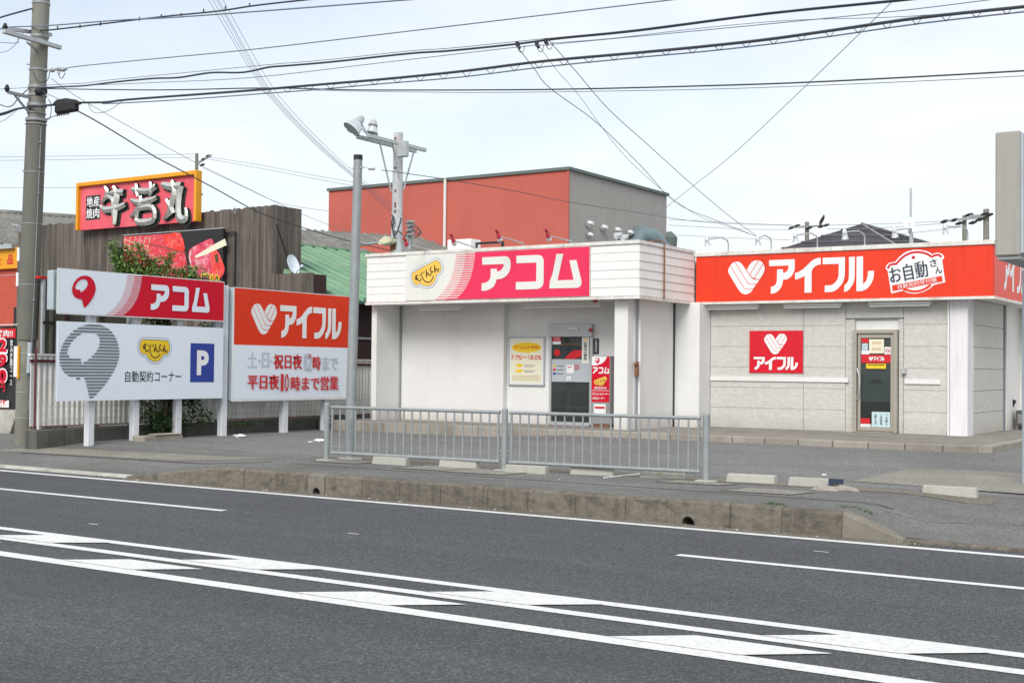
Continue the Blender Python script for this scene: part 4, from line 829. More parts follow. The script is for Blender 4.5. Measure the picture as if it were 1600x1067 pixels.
mb=MB(); mb.tube([YP(967,368,22.4),YP(973,373,22.45),YP(974,380,22.5)],.012,M['galvl'],n=6); mb.tube([YP(977,371,22.4),YP(974,380,22.5)],.012,M['galvl'],n=6); mb.build('bracket',t)
# roof boxes and low things on the white roof
q=bounds(pY(23.2,(699,375),(735,392))); mb=MB(); mb.box(q[0],q[1],23.2,23.6,3.8,q[3],M['siding']); o=mb.build('roof_box',bevel=.01); tag(o,'small white equipment box on the white roof behind the second red spotlight','equipment box')
q=bounds(pY(23.4,(742,379),(786,390))); t=thing('roof_frame','dark low metal frame on the white roof behind the third red spotlight','frame',(q[0],23.4,3.8))
mb=MB(); mb.box(q[0],q[1],23.4,23.44,q[3]-.05,q[3],M['black']); mb.box(q[0],q[0]+.05,23.4,23.44,3.8,q[3]-.05,M['black']); mb.box(q[1]-.05,q[1],23.4,23.44,3.8,q[3]-.05,M['black']); mb.build('rail',t)
# ================================================================== GUARD FENCE
gp_=[ZP(510,719,.24),ZP(780,736,.24),ZP(1103,752,.24)]
gp_[1].y=(gp_[0].y+gp_[2].y)/2-.05
t=thing('guard_fence','low grey galvanised pedestrian fence of two panels with upright bars at the kerbside','fence',gp_[1])
H=.80
for p in gp_:
    mb=MB(); z0=gz(p.x,p.y)-.02; mb.tube([(p.x,p.y,z0),(p.x,p.y,.24+H+.01),(p.x,p.y,.24+H+.025)],[.043,.043,.03],M['galv'],n=14); o=mb.build('post',t,smooth=True)
    mb=MB(); mb.hexa([(p.x-.13,p.y-.1,z0),(p.x+.13,p.y-.1,z0),(p.x+.13,p.y+.1,z0),(p.x-.13,p.y+.1,z0),(p.x-.11,p.y-.08,z0+.035),(p.x+.11,p.y-.08,z0+.035),(p.x+.11,p.y+.08,z0+.035),(p.x-.11,p.y+.08,z0+.035)],M['conc_l']); mb.build('footing',o)
bal=None
for a_,b_ in zip(gp_,gp_[1:]):
    d=(b_-a_); Ln=d.length; d=d/Ln
    for zz,r_ in ((H-.03,.024),(.115,.024)):
        mb=MB(); mb.tube([a_+d*.075+Vector((0,0,zz)),b_-d*.075+Vector((0,0,zz))],r_,M['galv'],n=10); mb.build('rail',t,smooth=True)
    for e in (.10,Ln-.10):
        mb=MB(); c=a_+d*e; mb.tube([c+Vector((0,0,.115)),c+Vector((0,0,H-.03))],.017,M['galv'],n=8); mb.build('end_bar',t,smooth=True)
    for e,s_ in ((.045,1),(Ln-.045,-1)):
        for zz in (.2,.26,.55,.61):
            mb=MB(); c=a_+d*e+Vector((0,0,zz)); mb.box(c.x-.03,c.x+.03,c.y-.012,c.y+.012,c.z-.006,c.z+.006,M['galv']); mb.build('hinge_clip',t)
    n=19
    for k in range(n):
        c=a_+d*(.10+(Ln-.2)*(k+1)/(n+1))+Vector((0,0,.115))
        if bal is None:
            mb=MB(); mb.tube([c,c+Vector((0,0,H-.145))],.0125,M['galv'],n=8); bal=mb.build('baluster',t,smooth=True)
        else: place(bal,t,(c.x,c.y,c.z))
# thin grey pole behind it
b_=ZP(546,717,.24); tp=YP(559.5,250,b_.y)
t=thing('grey_pole','slim grey steel pole with a black cap behind the pedestrian fence','pole',b_)
mb=MB(); mb.tube([b_-Vector((0,0,.03)),tp],[.078,.064],M['galv'],n=16); mb.build('shaft',t,smooth=True)
mb=MB(); mb.tube([tp,tp+Vector((0,0,.07))],.068,M['black'],n=16); mb.build('cap',t,smooth=True)
mb=MB(); mb.hexa([(b_.x-.17,b_.y-.12,.2),(b_.x+.17,b_.y-.12,.2),(b_.x+.17,b_.y+.12,.2),(b_.x-.17,b_.y+.12,.2),(b_.x-.15,b_.y-.1,.262),(b_.x+.15,b_.y-.1,.262),(b_.x+.15,b_.y+.1,.262),(b_.x-.15,b_.y+.1,.262)],M['conc_l']); mb.build('footing',t)
mb=MB(); hk=tp-Vector((0,0,.12)); mb.tube([hk,hk+Vector((.18,0,0)),hk+Vector((.22,0,-.03))],.006,M['galvl'],n=6); mb.tube([hk+Vector((.2,0,-.02)),hk+Vector((.29,.03,-.03))],.025,M['galvl'],n=8); mb.tube([hk-Vector((.09,0,0)),hk+Vector((.09,0,0))],.02,M['galvl'],n=6); mb.build('cable_hook',t)
# ---- wheel stops
stops=[((582,724),(634,727),'leftmost pale wheel stop behind the pedestrian fence'),((690,730),(740,732),'wheel stop left of the middle fence post'),((792,738),(849,740),'wheel stop just right of the middle fence post'),((894,741),(955,743),'wheel stop behind the middle of the right fence panel'),((1002,746),(1068,748),'wheel stop behind the right end of the pedestrian fence'),
 ((1137,753),(1208,755),'weathered grey wheel stop just right of the fence end post'),((1236,759),(1306,761),'cream wheel stop with a dark block at its right end'),((1441,769),(1526,773),'rightmost cream wheel stop standing alone on the concrete apron')]
for k,(l_,r_,lb) in enumerate(stops):
    a_=ZP(*l_,.24); c_=ZP(*r_,.24); y=(a_.y+c_.y)/2-.02; x=(a_.x+c_.x)/2; z=gz(x,y); zt=z+.10; w=.30; ang=(c_.y-a_.y)/(c_.x-a_.x)*.35
    mt=M['stopw']; mb=MB()
    dd=lambda s,yy,zz,ww:(x+s*ww, y+yy+s*ww*ang, zz)
    mb.hexa([dd(-1,0,z-.02,w),dd(1,0,z-.02,w),dd(1,.13,z-.02,w),dd(-1,.13,z-.02,w),dd(-1,.02,zt,w-.01),dd(1,.02,zt,w-.01),dd(1,.11,zt,w-.01),dd(-1,.11,zt,w-.01)],mt if k!=5 else M['conc_l'])
    o=mb.build('wheel_stop',bevel=.01); tag(o,lb,'wheel stop','concrete wheel stops along the lot edge')
    if k==6:
        mb=MB(); mb.box(x+w-.10,x+w+.07,y-.03,y+.0,z+.05,zt+.01,M['navy']); mb.box(x+w-.10,x+w-.06,y-.03,y+.001,z,z+.05,M['navy']); mb.build('end_block',o)
# broken mortar lumps at the end of that stop
for (px,py,s_,lb) in ((1318,766,.13,'broken mortar lump at the end of the wheel stop with the dark block'),(1290,766,.11,'flat mortar fragment in front of the wheel stop with the dark block')):
    c=ZP(px,py,.24); bm=bmesh.new(); bmesh.ops.create_icosphere(bm,subdivisions=2,radius=1)
    for v in bm.verts:
        v.co*= (1+random.uniform(-.22,.22)); v.co=Vector((v.co.x*s_*1.5,v.co.y*s_*.7,v.co.z*s_*.45))
    me=bpy.data.meshes.new('mortar_lump'); bm.to_mesh(me); bm.free(); me.materials.append(M['conc_step']); o=bpy.data.objects.new('mortar_lump',me); COL.objects.link(o); o.location=(c.x,c.y,gz(c.x,c.y)+.005); tag(o,lb,'rubble')
a_=ZP(944,746,.25); c_=ZP(1002,739.5,.25); mb=MB(); mb.bar(a_,c_,.02,.012,M['litw']); o=mb.build('loose_strip'); tag(o,'thin white strip lying on the asphalt beside a wheel stop behind the fence','strip')
# ---- litter
for k,(px,py,sz,lb) in enumerate(((375,682,.11,'crumpled white litter at the foot of the vermilion and white sign'),(443,674,.10,'white litter beside the middle post of the vermilion and white sign'),(500,689,.10,'white scrap on the lot just left of the fence'),(485,690,.035,'tiny white scrap furthest from the sign posts'),(1288,741,.03,'tiny white speck on the lot behind the cream wheel stop'))):
    c=ZP(px,py,.25); bm=bmesh.new(); bmesh.ops.create_icosphere(bm,subdivisions=2,radius=1)
    for v in bm.verts: v.co*=(1+random.uniform(-.35,.35)); v.co=Vector((v.co.x*sz*1.2,v.co.y*sz*.8,v.co.z*sz*.3))
    me=bpy.data.meshes.new('litter'); bm.to_mesh(me); bm.free(); me.materials.append(M['litter']); o=bpy.data.objects.new('litter',me); COL.objects.link(o); o.location=(c.x,c.y,gz(c.x,c.y)+sz*.2); tag(o,lb,'litter')
# ================================================================== LEFT SIGNS
XS=-18.05
def sbox(y0,y1,z0,z1,mt,depth=.27,name='cabinet',parent=None,x=XS): mb=MB(); mb.box(x-depth,x,y0,y1,z0,z1,mt); return mb.build(name,parent,bevel=.012)
t=thing('pole_sign','three legged roadside sign with a red board over a white one with striped face mark','sign',(XS-.1,15.6,.25))
for yy in (14.50,15.48,16.48):
    mb=MB(); mb.box(XS-.22,XS-.10,yy-.065,yy+.065,gz(XS,yy)-.05,.99,M['post']); mb.build('post',t,bevel=.008)
    mb=MB(); mb.box(XS-.22,XS-.10,yy-.065,yy+.065,2.31,2.44,M['post']); mb.build('post',t)
o=sbox(13.70,17.465,2.43,3.20,M['edge'],.06,name='upper_cabinet',parent=t)
rb_2=sbox(13.705,17.4,2.50,3.17,M['edge'],.17,name='rear_cabinet',parent=t,x=XS-.14)
mb=MB(); mb.box(XS+.0,XS+.012,13.70,17.465,2.43,3.20,M['white']); f1=mb.build('face_frame',o)
# keep the board's real outline: upper board slightly shallower at its far end
a=Art(FX(XS+.012),.002)
akomu_sign(a,13.72,17.45,2.45,3.185,M['pinkd'],M['sign_w'],tuple(XP(x,429,XS).y for x in (198,209,221))+(1.15,)); a.build('striped_sheet',o)
a=Art(FX(XS+.012),.012); k=3.2-3.2
hd=lambda g:[(13.96+x*.56,2.55+y*.555) for x,y in g]
a.poly(hd(HEAD[0]),M['pinkd'],[hd(HEAD[1])]); a.build('face_mark',o)
q=pX(XS,(234,484),(326,490),(234,442)); a=Art(FX(XS+.012),.012); hA_=.46; w_=q[1][0]-q[0][0]; a.glyphs(AC_TEXT,q[0][0],q[0][1]-.0,hA_,M['sign_w'],w_/(3.435*hA_)); a.build('lettering',o)
o=sbox(13.70,17.455,.97,2.31,M['edge'],.05,name='lower_cabinet',parent=t)
mb=MB(); mb.box(XS,XS+.012,13.70,17.455,.97,2.31,M['sign_w']); mb.build('face_frame',o)
# striped head mark: horizontal bars clipped to the outline
def inside(p,poly):
    c=False
    for i in range(len(poly)):
        (x1,y1),(x2,y2)=poly[i-1],poly[i]
        if (y1>p[1])!=(y2>p[1]) and p[0]<(x2-x1)*(p[1]-y1)/(y2-y1)+x1: c=not c
    return c
def crossings(poly,y):
    r=[]
    for i in range(len(poly)):
        (x1,y1),(x2,y2)=poly[i-1],poly[i]
        if (y1>y)!=(y2>y): r.append((x2-x1)*(y-y1)/(y2-y1)+x1)
    return sorted(r)
q=pX(XS,(92,560),(185.5,560),(138,497),(138,623)); hx0,hx1,hz0,hz1=q[0][0],q[1][0],1.0,2.285
S_=lambda g:[(hx0+x/.868*(hx1-hx0),hz0+y*(hz1-hz0)) for x,y in smoothpts(g,True,3)]
ho,hi=S_(HEAD[0]),S_(HEAD[1]); a=Art(FX(XS+.012),.004)
N_=24; p_=(hz1-hz0)/N_
for k in range(N_):
    zb=hz0+(k+.16)*p_; zt=zb+p_*.68; bands=[]
    segs=8; prev=None
    ys_=[zb+(zt-zb)*i/3 for i in range(4)]
    cr=[sorted(crossings(ho,y)+crossings(hi,y)) for y in ys_]
    m=min(len(c) for c in cr)
    for c in range(0,m-1,2):
        if all(len(cc)==m for cc in cr): a.mb.add([a.fr.p(cr[i][c],ys_[i],a.c) for i in range(4)]+[a.fr.p(cr[i][c+1],ys_[i],a.c) for i in range(4)],[(i,i+4,i+5,i+1) for i in range(3)],M['grey_print'])
        else:
            mid=sorted(crossings(ho,(zb+zt)/2)+crossings(hi,(zb+zt)/2))
            for d in range(0,len(mid)-1,2): a.mb.add([a.fr.p(mid[d],zb,a.c),a.fr.p(mid[d+1],zb,a.c),a.fr.p(mid[d+1],zt,a.c),a.fr.p(mid[d],zt,a.c)],[(0,1,2,3)],M['grey_print'])
            break
a.build('striped_face_mark',o)
a=Art(FX(XS+.012),.004); q=pX(XS,(241,548))[0]; blob(a,q[0],q[1],.38,0,'yellow','brownp'); a.build('badge',o)
a=Art(FX(XS+.012),.004); q=pX(XS,(194.5,597),(282,601)); a.text('自動契約コーナー',q[0][0],q[0][1]-.0,q[1][0]-q[0][0],.20,M['black'],.005); a.build('lettering',o)
q=pX(XS,(297,536),(334,537),(297,597)); a=Art(FX(XS+.012),.004); z1_=q[0][1]; z0_=q[2][1]; a.rect(q[0][0],q[1][0],z0_,z1_,M['blue']); w_=q[1][0]-q[0][0]; hh=z1_-z0_
a.text('P',q[0][0]+w_*.27,z0_+hh*.18,w_*.5,hh*.64,M['litw'],.045); a.build('parking_square',o)
# vermilion sign
t=thing('pole_sign','tall roadside sign, vermilion above and white below with red opening hours','sign',(XS-.1,19.2,.25))
for yy,z0_ in ((17.60,.0),(19.30,0),(20.55,0)):
    mb=MB(); mb.box(XS-.20,XS-.07,yy-.075,yy+.065,gz(XS,yy)-.05,.95 if yy>18 else 3.14,M['post']); mb.build('post',t,bevel=.008)
mb=MB(); mb.box(XS-.24,XS-.10,17.36,17.50,.97,3.14,M['edge']); mb.build('side_channel',t)
o=sbox(17.72,21.17,.91,3.11,M['edge'],name='cabinet',parent=t)
mb=MB(); mb.box(XS,XS+.014,17.70,21.18,.90,3.115,M['white']); mb.build('face_frame',o)
a=Art(FX(XS+.014),.002); a.rect(17.73,21.16,2.0,3.10,M['orange2']); a.rect(17.73,21.16,.94,1.999,M['sign_w'])
q=pX(XS,(391,525),(431,527),(391,467)); hs_=.60; heart(a,q[0][0],q[0][1]-.02+.06,.615,M['orange2'],(q[1][0]-q[0][0])/(1.159*.615))
q=pX(XS,(436,528),(532,533)); a0=q[0][0]; w_=q[1][0]-a0; aiful(a,a0,2.17,.66,wsc=w_/(3.134*.66)); a.build('logo_sheet',o)
a=Art(FX(XS+.014),.005)
def pxt(body,x0,x1,yb,yt,mt,bold):
    q=pX(XS,(x0,yb),(x1,yb),(x0,yt)); a.heavy(body,q[0][0],q[0][1],q[1][0]-q[0][0],q[2][1]-q[0][1],mt,bold*.22); a.flush('lettering',o)
pxt('土',386,400,574.5,550,M['faded'],.03); pxt('日',408,419,575,551,M['faded'],.03); pxt('・',402.5,405.5,566,562,M['faded'],.02); pxt('・',421,424,566.5,562.5,M['faded'],.02); pxt('まで',503,526,578.5,557,M['faded'],.02)
pxt('祝日夜',426.5,470,576.5,553,M['redp'],.035); pxt('1',474,477.5,578,553,M['faded'],.02); pxt('2',479,485,579,553,M['faded'],.02); pxt('2',479,485,559,553,M['redp'],.02); pxt('時',487,499,578,556.5,M['redp'],.035)
pxt('平日夜',385,434,608.5,585,M['redp'],.035); pxt('1',436.8,440.6,611,584,M['redp'],.01); pxt('0',442.8,448.8,611.5,584,M['redp'],.0); pxt('時まで営業',452.5,526.5,610.5,588,M['redp'],.035)
# ================================================================== SIDE FENCE (corrugated, on a low plinth)
FXX=-18.85
t=thing('corrugated_fence','white corrugated sheet fence on a dark concrete plinth along the left side of the lot','fence',(FXX,18,.2))
mb=MB(); y=13.72
zt0=.50
mb.hexa([(FXX-.1,13.75,.05),(FXX+.2,13.75,.05),(FXX+.2,24.5,.1),(FXX-.1,24.5,.1),(FXX-.1,13.75,.47),(FXX+.2,13.75,.47),(FXX+.2,24.5,.50),(FXX-.1,24.5,.50)],M['conc_d']); mb.build('plinth',t,bevel=.02)
zt=XP(100,556,FXX).z
print('fence top',zt)
def corr_panel(y0,y1,z0,z1):
    mb=MB(); n=int((y1-y0)/.0145); vs=[]; fs=[]
    pat=[0,0,.55,1,1,1,.55,0]
    for i in range(n+1):
        x=FXX-.03+.03*pat[i%8]; y=y0+(y1-y0)*i/n; vs+=[(x,y,z0),(x,y,z1)]
    fs=[(2*i,2*i+2,2*i+3,2*i+1) for i in range(n)]; mb.add(vs,fs,M['corr']); return mb.build('corrugated_panel',t)
y=XP(58,600,FXX).y
while y<24.3: corr_panel(y,y+.79,.52,zt); y+=.80
mb=MB(); mb.box(FXX+.002,FXX+.03,13.75,24.4,zt-.12,zt-.07,M['maroonpipe']); mb.build('rail',t)
mb=MB(); mb.box(FXX-.035,FXX+.02,13.75,24.4,zt,zt+.03,M['corr']); mb.build('top_cap',t)
mb=MB(); mb.box(FXX-.03,FXX+.03,13.75,24.4,.50,.52,M['rust']); mb.build('bottom_rail',t)
mb=MB(); q=[XP(x,600,FXX).y for x in (47.5,57.5)]; mb.box(FXX-.02,FXX+.0,q[0],q[1],.22,zt+.03,M['white']); mb.build('end_post',t,bevel=.01)
for (py,w_) in ((21.15,.05),(22.0,.08),(23.55,.09)):
    mb=MB(); mb.box(FXX+.002,FXX+.03,py,py+w_,.52,zt-.02,M['rust']); mb.build('rusty_post',t)
MX=FXX+.14
t=thing('mesh_fence','low white wire mesh fence standing on the plinth in front of the corrugated sheets','fence',(MX,18,.48))
zm=XP(72,632,MX).z+.02
print('mesh top',zm)
for y in (13.84,15.84,17.84,19.84,21.84,23.84):
    mb=MB(); mb.tube([(MX,y,.46),(MX,y,zm+.06)],.022,M['wirew'],n=8); mb.build('post',t,smooth=True)
mb=MB(); y=13.85
def wire(a_,b_,r_=.0035): mb.tube([a_,b_],r_,M['wirew'],n=3,caps=False)
while y<24: wire((MX+.02,y,.52),(MX+.02,y,zm)); y+=.10
z=.54
while z<zm+.01: wire((MX+.02,13.85,z),(MX+.02,24,z)); z+=.105
for z in (.62,.95,zm-.05):
    wire((MX+.055,13.85,z),(MX+.055,24,z)); wire((MX+.055,13.85,z+.03),(MX+.055,24,z+.03))
mb.build('wire_mesh',t,kind='stuff')
# steel frame with olive sheets behind the sign
t=thing('steel_frame','tall dark steel frame with olive sheets and red top rail behind the white sign','frame',(-19.3,14.6,.2))
fx=-19.35
q=pX(fx,(66,432),(93,436)); y0_,y1_=q[0][0],q[1][0]+1.6; zt_=q[0][1]
mb=MB(); mb.box(fx-.05,fx-.03,y0_,y1_,1.3,zt_-.05,M['olive']); mb.build('olive_sheet',t)
for k,yy in enumerate((y0_,y0_+.17,y0_+.50,y0_+1.2,y1_-.06)):
    mb=MB(); mb.box(fx-.028,fx+.03,yy,yy+.05,.15,zt_-.04,[M['galvl'],M['olive'],M['brown'],M['olive'],M['galvl']][k]); mb.build('upright',t)
mb=MB(); mb.box(fx-.06,fx+.05,y0_-.1,y1_,zt_-.04,zt_,M['redp']); mb.build('top_rail',t)
zz=XP(75,506,fx).z
mb=MB(); mb.box(fx+.031,fx+.05,y0_,y1_,zz,zz+.04,M['black']); mb.build('cross_rail',t)
zz=XP(75,563,fx).z
mb=MB(); mb.tube([(FXX+.10,13.80,.48),(FXX+.10,13.80,XP(70,545,FXX).z)],.018,M['maroonpipe'],n=8); o=mb.build('maroon_pipe',smooth=True); tag(o,'thin maroon pipe standing at the near end of the corrugated fence','pipe')
# ================================================================== TREE BEHIND THE SIGNS
def leaves(mb,c,rad,n,size,mt,flat=.5):
    for _ in range(n):
        d=Vector((random.gauss(0,1),random.gauss(0,1),random.gauss(0,1))); d=d.normalized()*(random.random()**.4)
        p=Vector(c)+Vector((d.x*rad[0],d.y*rad[1],d.z*rad[2])); s=size*random.uniform(.6,1.3)
        u=Vector((random.gauss(0,1),random.gauss(0,1),random.gauss(0,.6))).normalized(); v=u.cross(Vector((random.gauss(0,.5),random.gauss(0,.5),1))).normalized()
        mb.add([p-u*s,p+v*s*.33,p+u*s,p-v*s*.33],[(0,1,2,3)],mt)
t=thing('small_tree','feathery green tree growing through the gap between the white sign and the corrugated fence','tree',(-18.45,16.4,.3))
mb=MB(); limbs=[]
base=Vector((-18.42,16.3,.3))
mb.tube([base,base+Vector((.02,.1,.8)),base+Vector((-.02,.05,1.7)),base+Vector((0,.2,2.6))],[.055,.045,.035,.02],M['bark'],n=8); mb.build('trunk',t,smooth=True)
crown=[]
random.seed(11)
mb=MB(); cb=MB()
for k in range(46):
    z=random.uniform(.9,3.45); y=base.y+random.uniform(-1.0,1.4)*(1 if z>2.0 else .7); x=-18.42+random.uniform(-.22,.12) if z<3.2 else -18.42+random.uniform(-.4,.3)
    if z>3.0: y=base.y+random.uniform(-1.1,1.5); z=3.1+random.uniform(0,.45)*(1-abs(y-base.y-.1)/1.8)
    s=base+Vector((0,.1,clamp(z-1,0,2.4))); e=Vector((x,y,z)); mb.tube([s,(s+e)/2+Vector((0,0,.08)),e],[.014,.010,.004],M['bark'],n=5)
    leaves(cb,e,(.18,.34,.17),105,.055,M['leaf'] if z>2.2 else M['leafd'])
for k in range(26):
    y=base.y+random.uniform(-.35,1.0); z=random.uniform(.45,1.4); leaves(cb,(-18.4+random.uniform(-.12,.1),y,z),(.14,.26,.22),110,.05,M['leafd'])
mb.build('branches',t,smooth=True); cb.build('crown',t)
# feathery sprays showing above the board
cb=MB(); mb=MB()
for (px,py,l_) in ((178,378,.5),(190,392,.5),(205,400,.5),(222,392,.55),(238,408,.5),(250,418,.5),(262,405,.4),(272,422,.4),(285,420,.4),(180,400,.5),(300,432,.3),(230,420,.4),(212,415,.4),(173,385,.4),(185,408,.4),(198,385,.4),(215,382,.4),(245,402,.4),(296,428,.3),(308,436,.3),(175,400,.3),(268,396,.3)):
    e=XP(px,py,-18.40+random.uniform(-.1,.1)); s=e+Vector((random.uniform(-.1,.1),.35*(1 if px<230 else -1)*random.uniform(.3,1),-.45)); mb.tube([s,(s+e)/2+Vector((0,0,.06)),e],[.012,.009,.003],M['bark'],n=5)
    for i in range(9):
        f=i/8; c=s.lerp(e,f); leaves(cb,c,(.10,.13,.055),26,.045,M['leaf'])
mb.build('twigs',t); cb.build('foliage_sprays',t)
random.seed(5)
# vines and weeds
def weed(name,px,py,X=None,Z=.25,n=60,rad=(.1,.1,.08),sz=.03,mt='leaf',label='',cat='weed'):
    c=ZP(px,py,Z) if X is None else XP(px,py,X); mb=MB(); leaves(mb,c,rad,n,sz,M[mt]); o=mb.build(name); tag(o,label,cat); return o
weed('vine',408,632,FXX+.10,n=35,rad=(.03,.10,.14),sz=.02,mt='leafd',label='thin dark vine on the corrugated fence left of the middle sign post',cat='vine')
weed('vine',482,630,FXX+.10,n=35,rad=(.03,.08,.28),sz=.02,mt='leafd',label='thin vine on the corrugated fence under the opening hours board',cat='vine')
weed('vine',375,662,FXX+.24,n=160,rad=(.05,.7,.05),sz=.03,mt='leaf',label='low creeping weeds along the plinth behind the vermilion sign',cat='vine')
def grass(px,py,Z,n,w,h,label):
    c=ZP(px,py,Z); mb=MB()
    for _ in range(n):
        x=c.x+random.uniform(-w,w); y=c.y+random.uniform(-.05,.05); hh=h*random.uniform(.4,1); dx=random.uniform(-.04,.04); z=gz(x,y)
        mb.add([(x-.004,y,z),(x+.004,y,z),(x+dx,y+random.uniform(-.02,.02),z+hh)],[(0,1,2)],M['leafd'])
    o=mb.build('grass_tuft'); tag(o,label,'grass')
grass(1211,787,.25,60,.12,.045,'small grass tuft growing on top of the kerb'); grass(1338,800,.2,60,.2,.04,'thin grass tuft beside the sloping end of the kerb')
q=ZP(250,686,.26); mb=MB(); mb.box(q.x-.22,q.x+.1,q.y-.45,q.y+.45,.2,.33,M['conc_step']); mb.box(q.x-.1,q.x+.12,q.y-.2,q.y+.4,.331,.36,M['conc_l']); o=mb.build('rubble_slab',bevel=.015); tag(o,'flat broken concrete slabs lying between the white sign posts','rubble')
# ================================================================== RESTAURANT WITH PLANK WALL
RY=22.6
p0,p1=YP(27,400,RY),YP(432,321,RY); zt_=p1.z
b=thing('plank_restaurant','restaurant front of dark weathered vertical planks behind the corrugated fence','building',((p0.x+p1.x)/2,RY,.2))
mb=MB(); mb.box(p0.x+.03,p1.x-.03,RY+.05,RY+.9,.2,zt_-.06,M['brown']); mb.build('wall',b)
x=p0.x; pl=None
while x<p1.x:
    w_=random.choice((.105,.12,.135)); w_=min(w_,p1.x-x); 
    if w_<.03: break
    mb=MB(); mb.box(x+.004,x+w_-.004,RY+random.uniform(-.008,.008),RY+.05,.2,zt_+random.uniform(-.03,.02),M['plank']); mb.build('plank',b); x+=w_
for k in range(7):
    mb=MB(); mb.box(p1.x-.029,p1.x,RY+.055+k*.12,RY+.055+k*.12+.112,.2,zt_,M['plank']); mb.build('plank',b)
p2,p3=YP(424,428,22.1),YP(489,428,22.1)
zz=YP(440,428,22.1).z
mb=MB(); mb.box(p2.x,p3.x-.02,22.14,22.59,.2,zz-.03,M['brown']); mb.build('low_block',b)
x=p2.x
while x<p3.x-.03:
    w_=min(.12,p3.x-x); mb=MB(); mb.box(x+.003,x+w_-.003,22.1+random.uniform(-.005,.005),22.138,.2,zz,M['plank']); mb.build('plank',b); x+=w_
# tiled roof and red wing on the far left
r1,r2=YP(-60,329,25.0),YP(118,343.5,28.2); zr=(r1.z+r2.z)/2; r1.z=r2.z=zr
dr=(r2-r1).normalized(); dn=Vector((dr.y,-dr.x,0)); ez=YP(10,386,24).z
w=thing('red_restaurant_wing','red walled restaurant wing under a grey ribbed tile roof, with a yellow signboard','building',(r1.x,r1.y-3,.2))
def ribroof(parent,a_,b_,down,mt,pitch,rr,name='roof'):
    L_=(b_-a_).length; d=(b_-a_)/L_; mb=MB(); nrm=d.cross(down).normalized()
    if nrm.z<0: nrm=-nrm
    mb.hexa([a_,b_,b_+down,a_+down,a_+nrm*.04,b_+nrm*.04,b_+down+nrm*.04,a_+down+nrm*.04],mt); o=mb.build(name,parent)
    mb=MB(); n=int(L_/pitch)
    for k in range(n+1):
        s=a_+d*(k*pitch+.02)+nrm*.04; mb.tube([s,s+down],rr,mt,n=5,caps=False)
    mb.build('roof_ribs',parent,kind='stuff'); 
    return o
nn=dn*4.4; nn.z=-(zr-ez)*1.0
ribroof(w,r1-dr*4,r2+dr*6,nn,M['tile'],.22,.045)
mb=MB(); mb.tube([r1-dr*4+Vector((0,0,.05)),r2+dr*6+Vector((0,0,.05))],.10,M['tile'],n=8); mb.build('ridge_tiles',w)
# front wall faces the road, left of the planks
wy=23.0; xr=YP(29,400,wy).x
mb=MB(); mb.box(-38,xr,wy,wy+.3,.2,YP(10,388,wy).z,M['redwall']); wl=mb.build('wall',w)
q0=YP(0,391,wy).z; q1=YP(0,384,wy).z
mb=MB(); mb.box(-38,xr+.02,wy-.25,wy+.1,q0,q1,M['galvl']); mb.build('eave_board',w)
q2=bb(wy,(22,480),(33,560)); mb=MB(); mb.box(q2[0],q2[1],wy-.01,wy-.001,q2[2],q2[3],M['black']); mb.build('dark_door_panel',w)  # flat black panel standing in for the dark doorway
q2=bb(wy-.12,(-60,392),(27,419)); mb=MB(); mb.box(q2[0],q2[1],wy-.12,wy-.02,q2[2],q2[3],M['gold']); o=mb.build('yellow_signboard'); tag(o,'yellow signboard with red characters under the eave at the far left edge','signboard')
a=Art(FY(wy-.12)); zz=YP(0,415,wy).z; a.text('全',YP(-3,415,wy).x,zz,.32,.28,M['redp'],.03); a.text('品',YP(17,415,wy).x,zz,.28,.28,M['redp'],.03); a.build('lettering',o)
mb=MB(); q2=YP(27,353,22.5); mb.tube([YP(18,351,22.3),YP(26,352,22.3),YP(32,356,22.3)],[.02,.02,.02],M['galvl'],n=6); h_=YP(31,355,22.25); mb.tube([h_,h_+Vector((.12,-.1,-.06))],[.05,.09],M['lampm'],n=10); o=mb.build('wall_floodlight',smooth=True); tag(o,'small silver floodlight on the plank wall left of the utility pole','floodlight')
# restaurant sign with channel letters
SY=22.25
q=pY(SY,(118,286),(305.5,266),(305.5,345.5),(117.5,359)); sx0,sx1=q[3][0],q[2][0]; sz1=(q[0][1]+q[1][1])/2; sz0=(q[2][1]+q[3][1])/2
t=thing('restaurant_sign','rose red signboard in a thick yellow frame with three large silver brush characters','signboard',((sx0+sx1)/2,SY,sz0))
mb=MB(); mb.box(sx0+.05,sx1-.05,SY+.10,SY+.19,sz0,sz1-.05,M['rosef']); mb.build('face',t)
fw=.105
mb=MB(); mb.box(sx0,sx0+fw*.8,SY+.0,SY+.2,sz0-.01,sz1,M['gold']); mb.build('frame_side',t,bevel=.01)
mb=MB(); mb.box(sx1-fw*.8,sx1,SY+.0,SY+.2,sz0-.01,sz1,M['gold']); mb.build('frame_side',t,bevel=.01)
mb=MB(); mb.box(sx0+fw*.8,sx1-fw*.8,SY+.0,SY+.2,sz1-fw,sz1,M['gold']); mb.build('frame_top',t,bevel=.01)
kk=SY/22.6
def U2(p): return (p[0]*kk,(p[1]-1.6)*kk+1.6)
